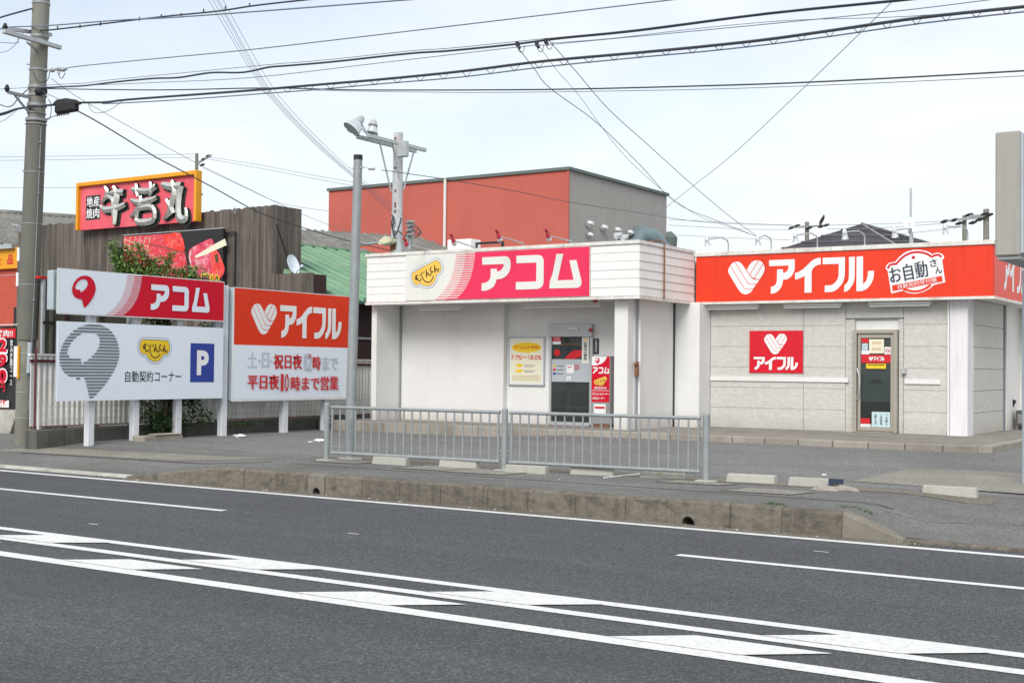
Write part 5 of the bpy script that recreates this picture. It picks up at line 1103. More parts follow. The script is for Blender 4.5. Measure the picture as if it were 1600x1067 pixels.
def letter(sts):
    mb=MB()
    for idx,(pts,ws) in enumerate(sts):
        P=[U2(p) for p in pts]
        if len(ws)<len(P): ws=list(ws)+[ws[-1]]*(len(P)-len(ws))
        ws=[w_*2.9 for w_ in ws]
        _,l,r=stroke(P,[w_ for w_ in ws]); n=len(l)
        y0,y1=SY+.0-.0015*idx,SY+.10
        c=[((l[i][0]+r[i][0])/2,(l[i][1]+r[i][1])/2) for i in range(n)]
        # raised ridge front: centre line stands out further than the edges
        vs=[(x,y0+.02,z) for x,z in l]+[(x,y0-.02,z) for x,z in c]+[(x,y0+.02,z) for x,z in r]
        fs=[(i,i+1,n+i+1,n+i) for i in range(n-1)]+[(n+i,n+i+1,2*n+i+1,2*n+i) for i in range(n-1)]
        mb.add(vs,fs,M['chrome'])
        vs=[(x,y0+.021,z) for x,z in l]+[(x,y1,z) for x,z in l]+[(x,y0+.021,z) for x,z in r]+[(x,y1,z) for x,z in r]
        fs=[(i,i+1,n+i+1,n+i) for i in range(n-1)]+[(2*n+i,2*n+i+1,3*n+i+1,3*n+i) for i in range(n-1)]+[(0,n,3*n,2*n),(n-1,2*n-1,4*n-1,3*n-1)]
        mb.add(vs,fs,M['darkside'])
        # dark outline plate behind
        _,l2,r2=stroke([(a_+.035,b_-.035) for a_,b_ in P],[w_*1.12+.03 for w_ in ws])
        mb.add([(x,SY+.09-.001*idx,z) for x,z in l2+r2],[(i,i+1,n+i+1,n+i) for i in range(n-1)],M['darkside'])
    mb.build('channel_letter',t)
letter(USHI[:5]); letter(USHI[5:11]); letter(USHI[11:])
q=bounds(pY(SY,(130,306),(151.5,342))); a=Art(FY(SY+.10),.004); a.rect(*q,M['black']); w_=q[1]-q[0]; h2=q[3]-q[2]
for (ch,i,j) in (('産',1,1),('地',0,1),('肉',1,0),('焼',0,0)): a.heavy(ch,q[0]+w_*(.06+.48*i),q[2]+h2*(.06+.48*j),w_*.41,h2*.41,M['litw'],.008,bold=0)
a.build('small_plate',t)
# meat photo billboard
BY=22.42; q=pY(BY,(192.5,368),(349,357.5),(349,480)); bx0,bx1=q[0][0],q[1][0]; bz1=(q[0][1]+q[1][1])/2; bz0=q[2][1]
t=thing('meat_billboard','billboard of raw sliced meat and chopsticks on black, half hidden by the tree','billboard',((bx0+bx1)/2,BY,bz0))
mb=MB(); mb.box(bx0,bx1,BY,BY+.08,bz0,bz1,M['black']); mb.build('panel',t)
mb=MB(); mb.box(bx0-.01,bx1+.01,BY-.012,BY+.08,bz1+.001,bz1+.02,M['galvl']); mb.build('edge_strip',t)
a=Art(FY(BY)); PX=lambda *p:pY(BY,*p)
a.poly(PX((193,370),(282,364),(285,372),(288,390),(291,405),(294,420),(296,432),(298,480),(193,480)),M['meat'])
for k in range(6): a.line(PX((196+k*8,369.5),(194+k*7,392)),.022,M['tan'],False)
for k in range(3): a.line(PX((194,374+k*8),(232,386+k*7)),.022,M['tan'],False)
M['meat2']=mat('bright_meat_print',srgb((226,52,46)),.4,.3,9,dirt=srgb((244,150,140)),dirt_amt=.6,dirt_scale=5); M['meat3']=mat('pink_meat_print',srgb((206,56,84)),.4,.35,8,dirt=srgb((240,190,200)),dirt_amt=.7,dirt_scale=6)
a.poly(PX((258,368),(282,365),(288,395),(262,385),(257,378)),M['meat2'],closedsmooth=3)
a.line(PX((232,381),(262,388),(292,396)),.02,M['brownp'])
a.poly(PX((295,395),(302,386),(318,378),(330,373),(335,380),(336,390),(344,400),(351,417),(350,428),(342,440),(341,480),(310,480),(306,432),(298,415)),M['meat3'],closedsmooth=3)
a.poly(PX((330,396),(340,392),(349,412),(350,426),(343,436),(334,440)),M['meat2'],closedsmooth=3); a.poly(PX((336,398),(341,398),(342,408),(338,411)),M['brownp'],closedsmooth=2)
a.line(PX((299,392),(297,402),(299,412)),.03,M['sign_cream'])
a.poly(PX((305,400),(335,382),(352,373),(355,383),(320,399),(306,403.5)),M['creamp'])
a.poly(PX((300,436),(318,434),(318,480),(300,480)),M['black'])
q=PX((316,446))[0]; 
a.text('旨い',q[0]-.03,PX((316,447))[0][1]-.03,.66,.36,M['yellow'],.11); a.text('旨い',q[0],PX((316,447))[0][1],.60,.30,M['black'],.02)
a.text('が',PX((302,446))[0][0],PX((302,449))[0][1],.25,.2,M['yellow'],.05)
a.build('printed_sheet',t)
mb=MB(); q=pY(22.52,(350,363),(368,362),(366,480)); yy=22.52
mb.box(q[0][0],q[1][0],yy,yy+.03,q[0][1]-.03,q[0][1],M['black']); mb.box(q[1][0]-.03,q[1][0],yy,yy+.03,q[2][1],q[0][1]-.03,M['black']); mb.build('support_frame',t)
# small lamp on top of the plank wall
mb=MB(); q=YP(367,326,RY-.1); mb.tube([q-Vector((0,0,.12)),q,q+Vector((.2,-.2,.02))],.012,M['galvl'],n=6); mb.tube([q+Vector((.2,-.2,.0)),q+Vector((.26,-.26,-.08))],[.03,.05],M['lampm'],n=8); o=mb.build('wall_top_lamp'); tag(o,'tiny lamp on the top edge of the plank wall, right of the yellow framed sign','lamp')
# ---- satellite dish by the planks
c=XP(459,413,-21.2); t=thing('satellite_dish','white satellite dish in front of the green roof, above the low plank block','satellite dish',c)
def dish(c,r_,nrm,parent):
    nrm=nrm.normalized(); u=nrm.cross(Vector((0,0,1))).normalized(); v=u.cross(nrm); mb=MB(); vs=[c-nrm*r_*.25]; fs=[]; n=24
    for ring,(rr,dd) in enumerate(((.5,-.19),(.85,-.07),(1,0),(1.0,-.05))):
        for k in range(n): a_=2*math.pi*k/n; vs.append(c+(u*math.cos(a_)*.88+v*math.sin(a_))*rr*r_+nrm*dd*r_)
    for k in range(n): fs.append((0,1+k,1+(k+1)%n))
    for ring in range(3):
        for k in range(n): o=1+ring*n; fs.append((o+k,o+(k+1)%n,o+n+(k+1)%n,o+n+k))
    mb.add(vs,fs,M['sign_w']); mb.build('reflector',parent,smooth=True)
    mb=MB(); mb.tube([c-v*r_*.9,c+nrm*r_*.8-v*r_*.5],.012,M['galvl'],n=6); mb.tube([c+nrm*r_*.75-v*r_*.52,c+nrm*r_*.95-v*r_*.42],.03,M['sign_w'],n=8); mb.build('feed_arm',parent)
    mb=MB(); mb.tube([c-nrm*r_*.25,c-nrm*r_*.5-Vector((0,0,r_*1.4))],.02,M['galv'],n=8); mb.build('mount',parent)
dish(c,.25,Vector((.95,.10,.3)),t)
mb=MB(); mb.tube([XP(432,350,-21.4),XP(450,405,-21.4),XP(456,425,-21.3)],.02,M['black'],n=6); o=mb.build('stay_rod'); tag(o,'black stay rod running from the plank wall down to the satellite dish','rod')
# ================================================================== GREEN ROOF SHED
g=thing('green_roof_shed','long shed with a faded green ribbed metal roof and maroon wall behind the fence','building',(-22,28,.2))
rx=-24.2; ra=XP(420,380.5,rx); rb_=XP(573,399.5,rx); zr=(ra.z+rb_.z)/2
ex=-19.9; ze=XP(566,471,ex).z
y0_,y1_=22.86,33.0
mb=MB(); mb.add([(rx,y0_,zr),(rx,y1_,zr),(ex,y1_,ze),(ex,y0_,ze),(rx,y0_,zr-.06),(rx,y1_,zr-.06),(ex,y1_,ze-.06),(ex,y0_,ze-.06)],[(0,1,2,3),(7,6,5,4),(0,3,7,4),(1,2,6,5),(2,3,7,6),(0,1,5,4)],M['greend']); mb.build('roof',g)
y=y0_; rib=None
while y<y1_:
    mb=MB(); w_=.05
    mb.add([(rx,y,zr),(rx,y+.03,zr+.10),(rx,y+.30,zr+.10),(rx,y+.33,zr),(ex,y,ze),(ex,y+.03,ze+.10),(ex,y+.30,ze+.10),(ex,y+.33,ze)],[(0,1,5,4),(1,2,6,5),(2,3,7,6),(4,5,6,7),(3,2,1,0)],M['greenr'])
    mb.build('roof_rib',g); y+=.48
mb=MB(); mb.box(rx-.12,rx+.12,y0_,y1_,zr+.05,zr+.10,M['greenr']); mb.build('ridge_cap',g)
mb=MB(); mb.box(rx+.2,ex-.5,y0_+.3,y1_-.3,.2,ze-.02,M['brown']); mb.build('wall',g)
mb=MB(); mb.add([(rx+.2,y0_+.29,ze),(ex-.5,y0_+.29,ze),(ex-.5,y0_+.29,ze+.05),(rx+.2,y0_+.29,zr-.15)],[(0,1,2,3)],M['brown']); mb.build('gable',g)
zz=XP(560,530,ex-.5).z; mb=MB(); mb.box(ex-.499,ex-.46,y0_+.3,y1_-.3,zz,zz+.05,M['galvl']); mb.build('wall_rail',g)
# ---- warehouse roof behind
r1,r2=YP(395,356,36),YP(535,364.5,39.2); zr=(r1.z+r2.z)/2; r1.z=r2.z=zr; dr=(r2-r1).normalized(); dn=Vector((dr.y,-dr.x,0))
w=thing('slate_warehouse','distant warehouse with a grey corrugated slate roof, left of the terracotta building','building',(r1.x,r1.y,.2))
nn=dn*6; nn.z=-2.2
ribroof(w,r1-dr*5,r2+dr*8,nn,M['tile'],.30,.07)
mb=MB(); A_,B_=r1-dr*5+dn*5.5,r2+dr*8+dn*5.5; A_.z=B_.z=zr-2.15; G=lambda v:Vector((v.x,v.y,.2)); mb.hexa([G(A_),G(B_),G(B_-dn*5),G(A_-dn*5),A_,B_,B_-dn*5,A_-dn*5],M['brown']); mb.build('wall',w)
# ================================================================== TERRACOTTA BUILDING
OY=42.0
c1=YP(889,263,OY); c0=YP(514,293,OY); z1_=(c1.z+c0.z)/2; sx=c1.x; sy1=XP(1043,303,sx).y
b=thing('terracotta_building','large windowless building, terracotta front and grey ribbed side, behind the white office','building',((c0.x+c1.x)/2,OY,.2))
mb=MB(); mb.box(c0.x,c1.x-.05,OY,sy1,.2,z1_-.12,M['orangew']); mb.build('wall',b)
mb=MB(); mb.add([(sx-.04,OY+.01,.2),(sx-.04,sy1,.2),(sx-.04,sy1,z1_-.12),(sx-.04,OY+.01,z1_-.12)],[(0,1,2,3)],M['greyw'])
y=OY+.05
while y<sy1-.2:
    mb.box(sx-.039,sx-.030,y,y+.10,.2,z1_-.13,M['greyw']); y+=.40
mb.build('side_wall',b)
mb=MB(); mb.box(sx-.06,sx+.02,OY-.04,OY+.02,.2,z1_-.13,M['orangew']); mb.build('corner_trim',b)
mb=MB(); mb.box(c0.x-.06,sx+.06,OY-.08,OY+.1,z1_-.12,z1_,M['trim']); mb.box(sx-.12,sx+.07,OY+.1,sy1+.05,z1_-.121,z1_-.001,M['trim']); mb.build('roof_edge',b)
px_=YP(697,300,OY); mb=MB(); mb.tube([(px_.x,OY-.07,.2),(px_.x,OY-.07,YP(697,278,OY).z)],.06,M['sign_cream'],n=8); mb.build('downpipe',b)
for px,py,r_ in ((919,350,.155),(941,356,.145),(962,360,.145),(982,364,.145),(919,367,.11)):
    q=XP(px,py,sx); mb=MB(); mb.tube([(sx,q.y,q.z),(sx+.10,q.y,q.z),(sx+.18,q.y,q.z-.03),(sx+.21,q.y,q.z-.08)],[r_,r_,r_*.8,r_*.4],M['lampm'],n=14); mb.build('vent_hood',b,smooth=True)
q0,q1=XP(990,368,sx),XP(1012,372,sx)
mb=MB(); mb.tube([(sx,q0.y,q0.z-.5),(sx+.35,q0.y,q0.z+.0),(sx+.45,q0.y+.6,q0.z-.05),(sx+.45,q1.y+1.0,q0.z-.8)],.45,M['teal'],n=16); mb.build('duct',b,smooth=True)
q0=XP(1044,374,sx); mb=MB(); mb.tube([(sx,sy1+.25,q0.z-.6),(sx,sy1+.25,q0.z+.1),(sx+.0,sy1+.25,q0.z+.35)],[.3,.34,.1],M['trim'],n=10); mb.build('corner_vent',b,smooth=True)
q=bounds(pY(38,(560,380),(612,400))); mb=MB(); mb.box(q[0],YP(612,390,38).x,38,38.6,.2,YP(600,379,38).z,M['orangew']); mb.build('lower_annex',b)
# ---- hip roofed house
A_=ZP(1345,350,7.4); Lc,Fc,Rc=ZP(1067,436,5.2),ZP(1487,436,5.2),ZP(1648,436,5.2); Bc=Lc+Rc-Fc
h=thing('hip_roof_house','house with a charcoal hipped roof whose peak shows above the red fascia','house',(A_.x,A_.y,.2))
mb=MB(); mb.add([A_,Lc,Fc,Rc,Bc],[(0,1,2),(0,2,3),(0,3,4),(0,4,1)],M['dkroof']); mb.build('roof',h)
mb=MB(); mb.tube([A_+Vector((0,0,.02)),Fc],.045,M['grey'],n=6); mb.tube([A_+Vector((0,0,.02)),Rc],.05,M['dkroof'],n=6); mb.build('hip_tiles',h)
mb=MB()
for k in range(1,9):
    f=k/9; p=A_.lerp(Lc,f); q=A_.lerp(Fc,f); r_=A_.lerp(Rc,f); up=Vector((0,0,.03)); mb.bar(p+up,q+up,.05,.05,M['dkroof']); mb.bar(q+up,r_+up,.05,.05,M['dkroof'])
mb.build('roof_courses',h)
mb=MB(); cc=(Lc+Rc)/2; I=lambda v:cc+(v-cc)*.93; G=lambda v:Vector((v.x,v.y,.2)); mb.hexa([G(I(Lc)),G(I(Fc)),G(I(Rc)),G(I(Bc))]+[I(v)-Vector((0,0,.02)) for v in (Lc,Fc,Rc,Bc)],M['wallw']); mb.build('wall',h)
c=YP(1423,349,44); t=thing('antenna_mast','thin antenna mast with a round white dish above the red fascia','antenna',(c.x,44,.2))
mb=MB(); mb.tube([(c.x,44,.2),(c.x,44,YP(1423,294,44).z)],[.06,.04],M['galvl'],n=8); mb.build('mast',t,smooth=True)
dish(Vector((c.x,43.8,c.z)),.22,Vector((.3,-.9,.25)),t)
# ================================================================== RIGHT FOREGROUND PYLON SIGN
py_=14.75; q=pY(py_,(1555,207),(1555,397),(1594,399)); x0_,x1_=q[0][0],q[2][0]
t=thing('pylon_sign','tall greige sign cabinet on a pale pole cut off by the right edge','sign',(x1_,py_+.5,.1))
mb=MB(); mb.box(x0_,x1_,py_,py_+1.7,q[2][1],q[0][1],M['grey_box']); c_=mb.build('cabinet',t,bevel=.015)
mb=MB(); mb.box(x1_+.001,x1_+.025,py_+.03,py_+1.67,q[2][1]+.03,q[0][1]-.03,M['edge']); mb.build('sign_face',c_)
mb=MB(); mb.box(x0_+.02,x1_-.01,py_+.03,py_+1.6,q[2][1]-.035,q[2][1]-.001,M['galv']); mb.build('base_tray',c_)
b_=ZP(1600,766,.16); mb=MB(); mb.tube([(b_.x+.05,b_.y,gz(b_.x,b_.y)-.05),(b_.x+.05,b_.y,q[2][1]-.03)],.075,M['edge'],n=16); mb.build('pole',t,smooth=True)
# ================================================================== LEFT: BANNER, RAMP WALL
t=thing('banner_flag','black vertical banner with large pink price digits left of the utility pole','banner',(-23,16.2,.3))
NY=16.0; q=bounds(pY(NY,(-12,510),(25,640))); mb=MB(); n=10
vs=[];
for i in range(n+1):
    for j in range(13):
        vs.append((q[0]+(q[1]-q[0])*i/n, NY+.02*math.sin(i*.9+j*.25), q[3]-(q[3]-q[2])*j/12))
mb.add(vs,[(i*13+j,(i+1)*13+j,(i+1)*13+j+1,i*13+j+1) for i in range(n) for j in range(12)],M['black']); mb.build('cloth',t)
a=Art(FY(NY-.025),.002); w_=q[1]-q[0]; h2=q[3]-q[2]
a.rect(q[0]+.01,q[1]-.02,q[3]-h2*.145,q[3]-h2*.03,M['redp']); a.text('焼肉!!',YP(0,520,NY).x-.08,q[3]-h2*.13,w_*.65,h2*.085,M['litw'],.02)
for ch,yb,hh in (('2',550,.20),('9',573,.20),('0',597,.20)):
    z=YP(0,yb,NY).z; x_=YP(-1,yb,NY).x; a.text(ch,x_-.03,z-.03,.34,h2*.155+.06,M['litw'],.06); a.text(ch,x_,z,.28,h2*.155,M['pinkd'],.05)
a.text('円',YP(0,612,NY).x,YP(0,612,NY).z,.2,.2,M['pinkd'],.02)
a.text('飲み放題コース',YP(17,602,NY).x,YP(17,602,NY).z,.085,h2*.55,M['litw'],.01,vertical=True)
a.rect(q[0],YP(16,636,NY).x,YP(0,636,NY).z,YP(0,625,NY).z,M['litw']); a.text('放題',YP(0,634.5,NY).x,YP(0,634.5,NY).z,w_*.33,.13,M['redp'],.03)
a.build('print',t)
mb=MB(); x_=q[1]+.02; mb.tube([(x_,NY+.03,.3),(x_,NY+.03,q[3]+.05)],.015,M['litw'],n=8); mb.tube([(x_,NY+.03,q[3]+.03),(q[0],NY+.03,q[3]+.03)],.01,M['litw'],n=6); mb.build('flagpole',t,smooth=True)
q=[YP(-60,641,15.4),YP(28,641,15.4),YP(8,696,15.4),YP(-60,700,15.4)]
mb=MB(); dY_=Vector((.0,1.2,0)); q[2].z=min(q[2].z,.1); q[3].z=q[2].z; mb.add([*q,*[p+dY_ for p in q]],[(0,1,2,3),(4,5,6,7),(0,1,5,4),(1,2,6,5),(2,3,7,6),(3,0,4,7)],M['conc_l']); o=mb.build('ramp_wall'); tag(o,'pale concrete ramp wall with a slanted end at the far left edge','wall')
# ================================================================== MAIN UTILITY POLE
PB=ZP(36,693,.17); PY_=PB.y
ax=lambda y: YP(36+(64.5-36)*(693-y)/693,y,PY_)
t=thing('utility_pole','large leaning concrete utility pole at the far left, carrying the overhead cables','utility pole',PB)
mb=MB(); mb.tube([PB-Vector((0,0,.1)),ax(525),ax(150),ax(-60)],[.155,.15,.148,.145],M['pole'],n=24); mb.build('shaft',t,smooth=True)
mb=MB(); mb.tube([ax(531),ax(400),ax(192)],[.178,.176,.170],M['sleeve'],n=28); mb.build('guard_sleeve',t,smooth=True)
def band(y,r_,h_,mt): 
    c=ax(y); mb=MB(); mb.tube([c-Vector((0,0,h_/2)),c+Vector((0,0,h_/2))],r_,mt,n=20); mb.build('band',t,smooth=True)
for y,r_,h_ in ((6,.156,.04),(58,.16,.04),(110,.16,.03),(137,.165,.045),(150,.165,.03),(165,.17,.05),(178,.165,.012),(188,.185,.05),(195,.185,.015)): band(y,r_,h_,M['galv'])
for y,r_ in ((270,.180),(350,.181),(445,.182),(552,.158),(585,.158),(612,.158),(652,.159)): band(y,r_,.008,M['galvl'])
for y,hh in ((408,20),(447,21)):
    c=ax(y); c2=ax(y-hh/2); e=Vector((-.13,-.12,0)); mb=MB(); z=ax(y+0).z; s=.0; zz=ax(y-10).z; mb.box(c.x-.165,c.x-.11,c.y-.16,c.y-.135,zz-.12,zz+.12,M['litw']); mb.build('number_plate',t)
z=ax(565).z; c=ax(565)
mb=MB(); mb.box(c.x-.12,c.x-.02,c.y-.175,c.y-.155,z-.27,z+.27,M['litw']); mb.build('notice_plate',t)
mb=MB(); mb.box(c.x-.015,c.x+.03,c.y-.18,c.y-.155,z-.30,z+.28,M['gold']); mb.build('yellow_strip',t)
mb=MB(); mb.tube([c+Vector((.16,-.06,-.2)),ax(535)+Vector((.17,-.06,0))],.045,M['edge'],n=10); mb.tube([ax(640)+Vector((.17,-.03,0)),ax(200)+Vector((.185,-.03,0))],.008,M['galv'],n=8); mb.build('conduit',t,smooth=True)
# crossarms (along Y, i.e. at right angles to the road)
def arm(pa,pb,y,w_=.075,n_='crossarm'):
    X_=ax(y).x+.18; a_=XP(*pa,X_); b_=XP(*pb,X_); mb=MB(); mb.bar(a_,b_,w_,w_,M['galvl']); mb.build(n_,t,bevel=.008); return a_,b_
a1=arm((5,49),(95,75),60); 
mb=MB(); X_=ax(60).x-.2; mb.bar(XP(10,45,X_),XP(80,55,X_),.06,.06,M['galvl']); mb.build('crossarm',t)
mb=MB(); mb.bar(XP(42,66,ax(60).x+.2),ax(82),.03,.03,M['galvl']); mb.build('brace',t)
mb=MB(); X_=ax(140).x+.0; e0=XP(12,144,X_); e1=XP(45,152,X_); mb.bar(e0,e1,.05,.05,M['galv']); mb.build('side_arm',t); mb=MB(); mb.bar(XP(23,149,X_),ax(190),.03,.03,M['galv']); mb.build('brace',t)
for px,py in ((8,43),(11,139)): 
    c=XP(px,py,ax(100).x+.1); mb=MB(); mb.tube([c-Vector((0,0,.06)),c,c+Vector((0,0,.07))],[.02,.05,.02],M['black'],n=8); mb.build('insulator',t,smooth=True)
for k,(px,py) in enumerate(((82,110),(92,108),(99,109))):
    c=YP(px,py,PY_); mb=MB(); mb.tube([c-Vector((.07,0,0)),c,c+Vector((.07,0,0))],[.02,.045,.02],M['galvl'],n=8); mb.build('insulator',t,smooth=True)
mb=MB(); mb.tube([ax(110),YP(105,109.5,PY_)],.012,M['galv'],n=6); mb.build('tension_rod',t)
for pts in (((78,112),(74,126),(62,129),(56,124),(52,112)),((96,110),(92,118),(97,123),(102,114)),((90,110),(91,117)),((66,140),(70,147),(62,150)),((75,155),(80,165),(78,185),(72,187))):
    mb=MB(); mb.tube([YP(a_,b_2,PY_-.19) for a_,b_2 in smoothpts(pts,False,3)],.007,M['cable'],n=5); mb.build('jumper_wire',t)
for y,s in ((100,-1),(225,1),(265,1),(267,-1),(305,1),(470,1),(340,-1)):
    c=ax(y); mb=MB(); mb.tube([c+Vector((s*.14,-.05,0)),c+Vector((s*.24,-.06,.0)),c+Vector((s*.25,-.06,.03))],.009,M['galv'],n=6); mb.build('step_bolt',t)
c=YP(64,143,PY_-.15); mb=MB(); mb.tube([c-Vector((.09,0,0)),c+Vector((.09,0,0))],.07,M['rubber'],n=12); mb.build('cable_clamp',t,smooth=True)
# splice box
SB=[YP(x,y,PY_-.2) for x,y in ((88,160),(120,159),(119,175),(89,176))]
t=thing('splice_box','black cable splice box hanging beside the large utility pole','splice box',(SB[0]+SB[1])/2)
zt_,zb_=SB[0].z,SB[2].z; mb=MB(); mb.box(SB[0].x+.02,SB[1].x,PY_-.27,PY_-.13,zb_+.01,zt_-.02,M['rubber']); mb.build('body',t,bevel=.03)
mb=MB(); mb.tube([YP(84,163,PY_-.2),YP(90,160.5,PY_-.2),YP(104,159,PY_-.2),YP(118,160.5,PY_-.2),YP(126,162,PY_-.2)],[.02,.05,.06,.05,.02],M['rubber'],n=10); mb.build('neck',t,smooth=True)
mb=MB()
for k in range(7): x_=SB[0].x+.05+k*.05; mb.tube([(x_,PY_-.21,zb_-.03),(x_,PY_-.21,zb_+.01)],.012,M['rubber'],n=6)
mb.build('ports',t)
# ================================================================== FLOODLIGHT POLE
LY=27.0
lt=YP(622.5,208,LY); lb_=Vector((YP(619.5,390,LY).x,LY,.2)); 
t=thing('floodlight_pole','rust streaked white pole with a long crossarm rising behind the white office','pole',lb_)
mb=MB(); mb.tube([lb_,YP(619.5,390,LY),lt],[.19,.155,.125],M['rustpole'],n=20); mb.build('shaft',t,smooth=True)
mb=MB(); c=YP(619,380,LY); mb.tube([c+Vector((.0,0,-.2)),c+Vector((.0,0,.12))],.162,M['rust'],n=20); mb.build('rust_band',t,smooth=True)
LX=lt.x; 
for off in (.0,.34):
    a_,b_=XP(574,212,LX+.17),XP(665,235,LX+.17); a_.x-=off; b_.x-=off; mb=MB(); mb.bar(a_,b_,.09,.10,M['galvl']); mb.build('crossarm',t,bevel=.01)
for pa,pb in (((593,222),(611,299)),((647,236),(630,297)),((613,225),(628,300))):
    mb=MB(); mb.tube([XP(*pa,LX+.1),XP(*pb,LX+.1)],.025,M['galvl'],n=6); mb.build('brace',t)
q=bounds(pY(LY-.2,(624,222),(637,245))); mb=MB(); mb.box(q[0],q[1],LY-.32,LY-.14,q[2],q[3],M['galvl']); mb.build('ballast_box',t,bevel=.015)
for y in (196+20,262,298,318,322,330,362): 
    c=YP(617,y,LY-.16); mb=MB(); mb.box(c.x-.02,c.x+.02,LY-.16,LY-.13,c.z-.03,c.z+.03,M['rust']); mb.build('bolt',t)
for pts in (((612,336),(616,345),(613,356),(618,368),(624,352),(627,340)),((615,338),(612,350),(616,372)),((624,352),(622,360),(628,366))):
    mb=MB(); mb.tube([YP(a_,b_2,LY-.22) for a_,b_2 in smoothpts(pts,False,3)],.02,M['cable'],n=5); mb.build('loose_wire',t)
for k,(base_,rim,axis,lbl,rr) in enumerate((((567,183),(549,203),None,'large bell shaped floodlight pointing left at the end of the crossarm',.36),((584,188),(581,208),None,'smaller upright bell floodlight in front of the crossarm',.30))):
    X_=LX+.05; A0=XP(*base_,X_); A1=XP(*rim,X_) if k else XP(*rim,X_-.15)
    t2=thing('floodlight',lbl,'floodlight',A0); d=(A1-A0); L_=d.length; d.normalize()
    mb=MB(); mb.tube([A0-d*.0,A0+d*.03,A0+d*L_*.42],[.05,.085,.13],M['galvl'],n=16); mb.build('lamp_housing',t2,smooth=True)
    mb=MB(); mb.tube([A0+d*L_*.40,A0+d*L_*.55,A0+d*L_*.8,A0+d*L_],[.11,.17,.22,.25] if k==0 else [.08,.10,.13,.15],M['lampm'],n=28,caps=False); mb.build('reflector',t2,smooth=True)
    mb=MB(); e=A0+d*L_*.94; mb.tube([e,e+d*.01],(.25 if k==0 else .15)*.93,M['frost'],n=28); mb.build('lens',t2)
    mb=MB(); f=XP(576,212,LX+.1) if k==0 else XP(590,214,LX+.1); mb.tube([A0+d*L_*.45+Vector((0,.14,0)),f],.018,M['galvl'],n=6); mb.tube([A0+d*L_*.45-Vector((0,.14,0)),f],.018,M['galvl'],n=6); mb.build('yoke',t2)
# street lamp
hl_=YP(598,375,26.5); t=thing('street_lamp','street lamp with a yellowed lens on an arm beside the rusty pole','street lamp',hl_)
mb=MB(); mb.tube([YP(562,383,26.5),YP(590,379.5,26.5),YP(614,373,26.7)],.035,M['galv'],n=8); mb.build('arm',t,smooth=True)
p=[YP(588,378,26.3),YP(600,368,26.5),YP(611,373,26.6),YP(608,379,26.5),YP(592,384,26.3)]
mb=MB(); o_=Vector((0,.3,0)); n=len(p); mb.add(p+[v+o_ for v in p],[tuple(range(n)),tuple(range(n,2*n))]+[(i,(i+1)%n,n+(i+1)%n,n+i) for i in range(n)],M['lampy']); mb.build('lamp_head',t,bevel=.03)
# service mast
c=YP(641,390,26.2); t=thing('service_mast','short grey mast bundled with insulators and cable loops beside the rusty pole','mast',(c.x,26.2,3.8))
mb=MB(); mb.tube([(c.x,26.2,3.8),YP(641,345,26.2)],.055,M['galv'],n=10); mb.build('shaft',t,smooth=True)
for y in (347,353,360,367): 
    p=YP(641,y,26.1); mb=MB(); mb.tube([p-Vector((.16,0,0)),p,p+Vector((.16,0,0))],[.02,.04,.02],M['galv'],n=8); mb.build('insulator',t,smooth=True)
for pts in (((641,347),(652,354),(658,364),(650,366),(642,352)),((641,355),(655,366),(648,372)),((640,360),(632,370),(634,384)),((643,352),(655,360),(657,368))):
    mb=MB(); mb.tube([YP(a_,b_2,26.0) for a_,b_2 in smoothpts(pts,False,3)],.012,M['cable'],n=5); mb.build('cable_loop',t)
# ================================================================== DISTANT POLES
def farpole(px,ytop,Y,r_,lab,arms=(),ins=(),mt='pole'):
    c=YP(px,ytop,Y); t=thing('distant_utility_pole',lab,'utility pole',(c.x,Y,.2)); mb=MB(); mb.tube([(c.x,Y,.2),c],[r_*1.3,r_],M[mt],n=12); mb.build('shaft',t,smooth=True)
    for a_,b_ in arms: mb=MB(); mb.bar(YP(*a_,Y-.2),YP(*b_,Y-.2),.07,.07,M['galv']); mb.build('crossarm',t)
    for p in ins: c=YP(*p,Y-.2); mb=MB(); mb.tube([c-Vector((.14,0,.03)),c,c+Vector((.14,0,.03))],[.03,.065,.03],M['rubber'],n=8); mb.build('insulator',t,smooth=True)
    return t
farpole(307.5,240,40,.075,'slim distant concrete pole just right of the yellow framed sign',(((307,256),(330,243)),),((325,244),(318,249),(316,258),(313,305)))
farpole(1261,347,52,.09,'distant pole with one crossarm above the left part of the dark hip roof',(((1236,356),(1293,352)),),((1237,356),(1245,353),(1265,356),(1283,354),(1291,352)))
farpole(1507,337,46,.075,'distant dark pole right of the antenna mast',(((1475,346),(1545,338)),),((1476,346),(1491,344),(1499,349),(1520,348),(1514,336)))
farpole(1541,327,44,.095,'distant pale thick pole nearest the greige pylon cabinet',(((1515,338),(1547,336)),),((1531,343),(1545,336),(1538,335)))
mb=MB(); p=YP(1281,352,51.7); mb.tube([p,p+Vector((.03,0,.10)),p+Vector((.12,0,.26)),p+Vector((.18,0,.38)),p+Vector((.14,0,.44))],[.02,.07,.075,.04,.01],M['bird'],n=8); o=mb.build('perched_bird',smooth=True); tag(o,'dark bird perched on the crossarm of the pole above the dark roof','bird')
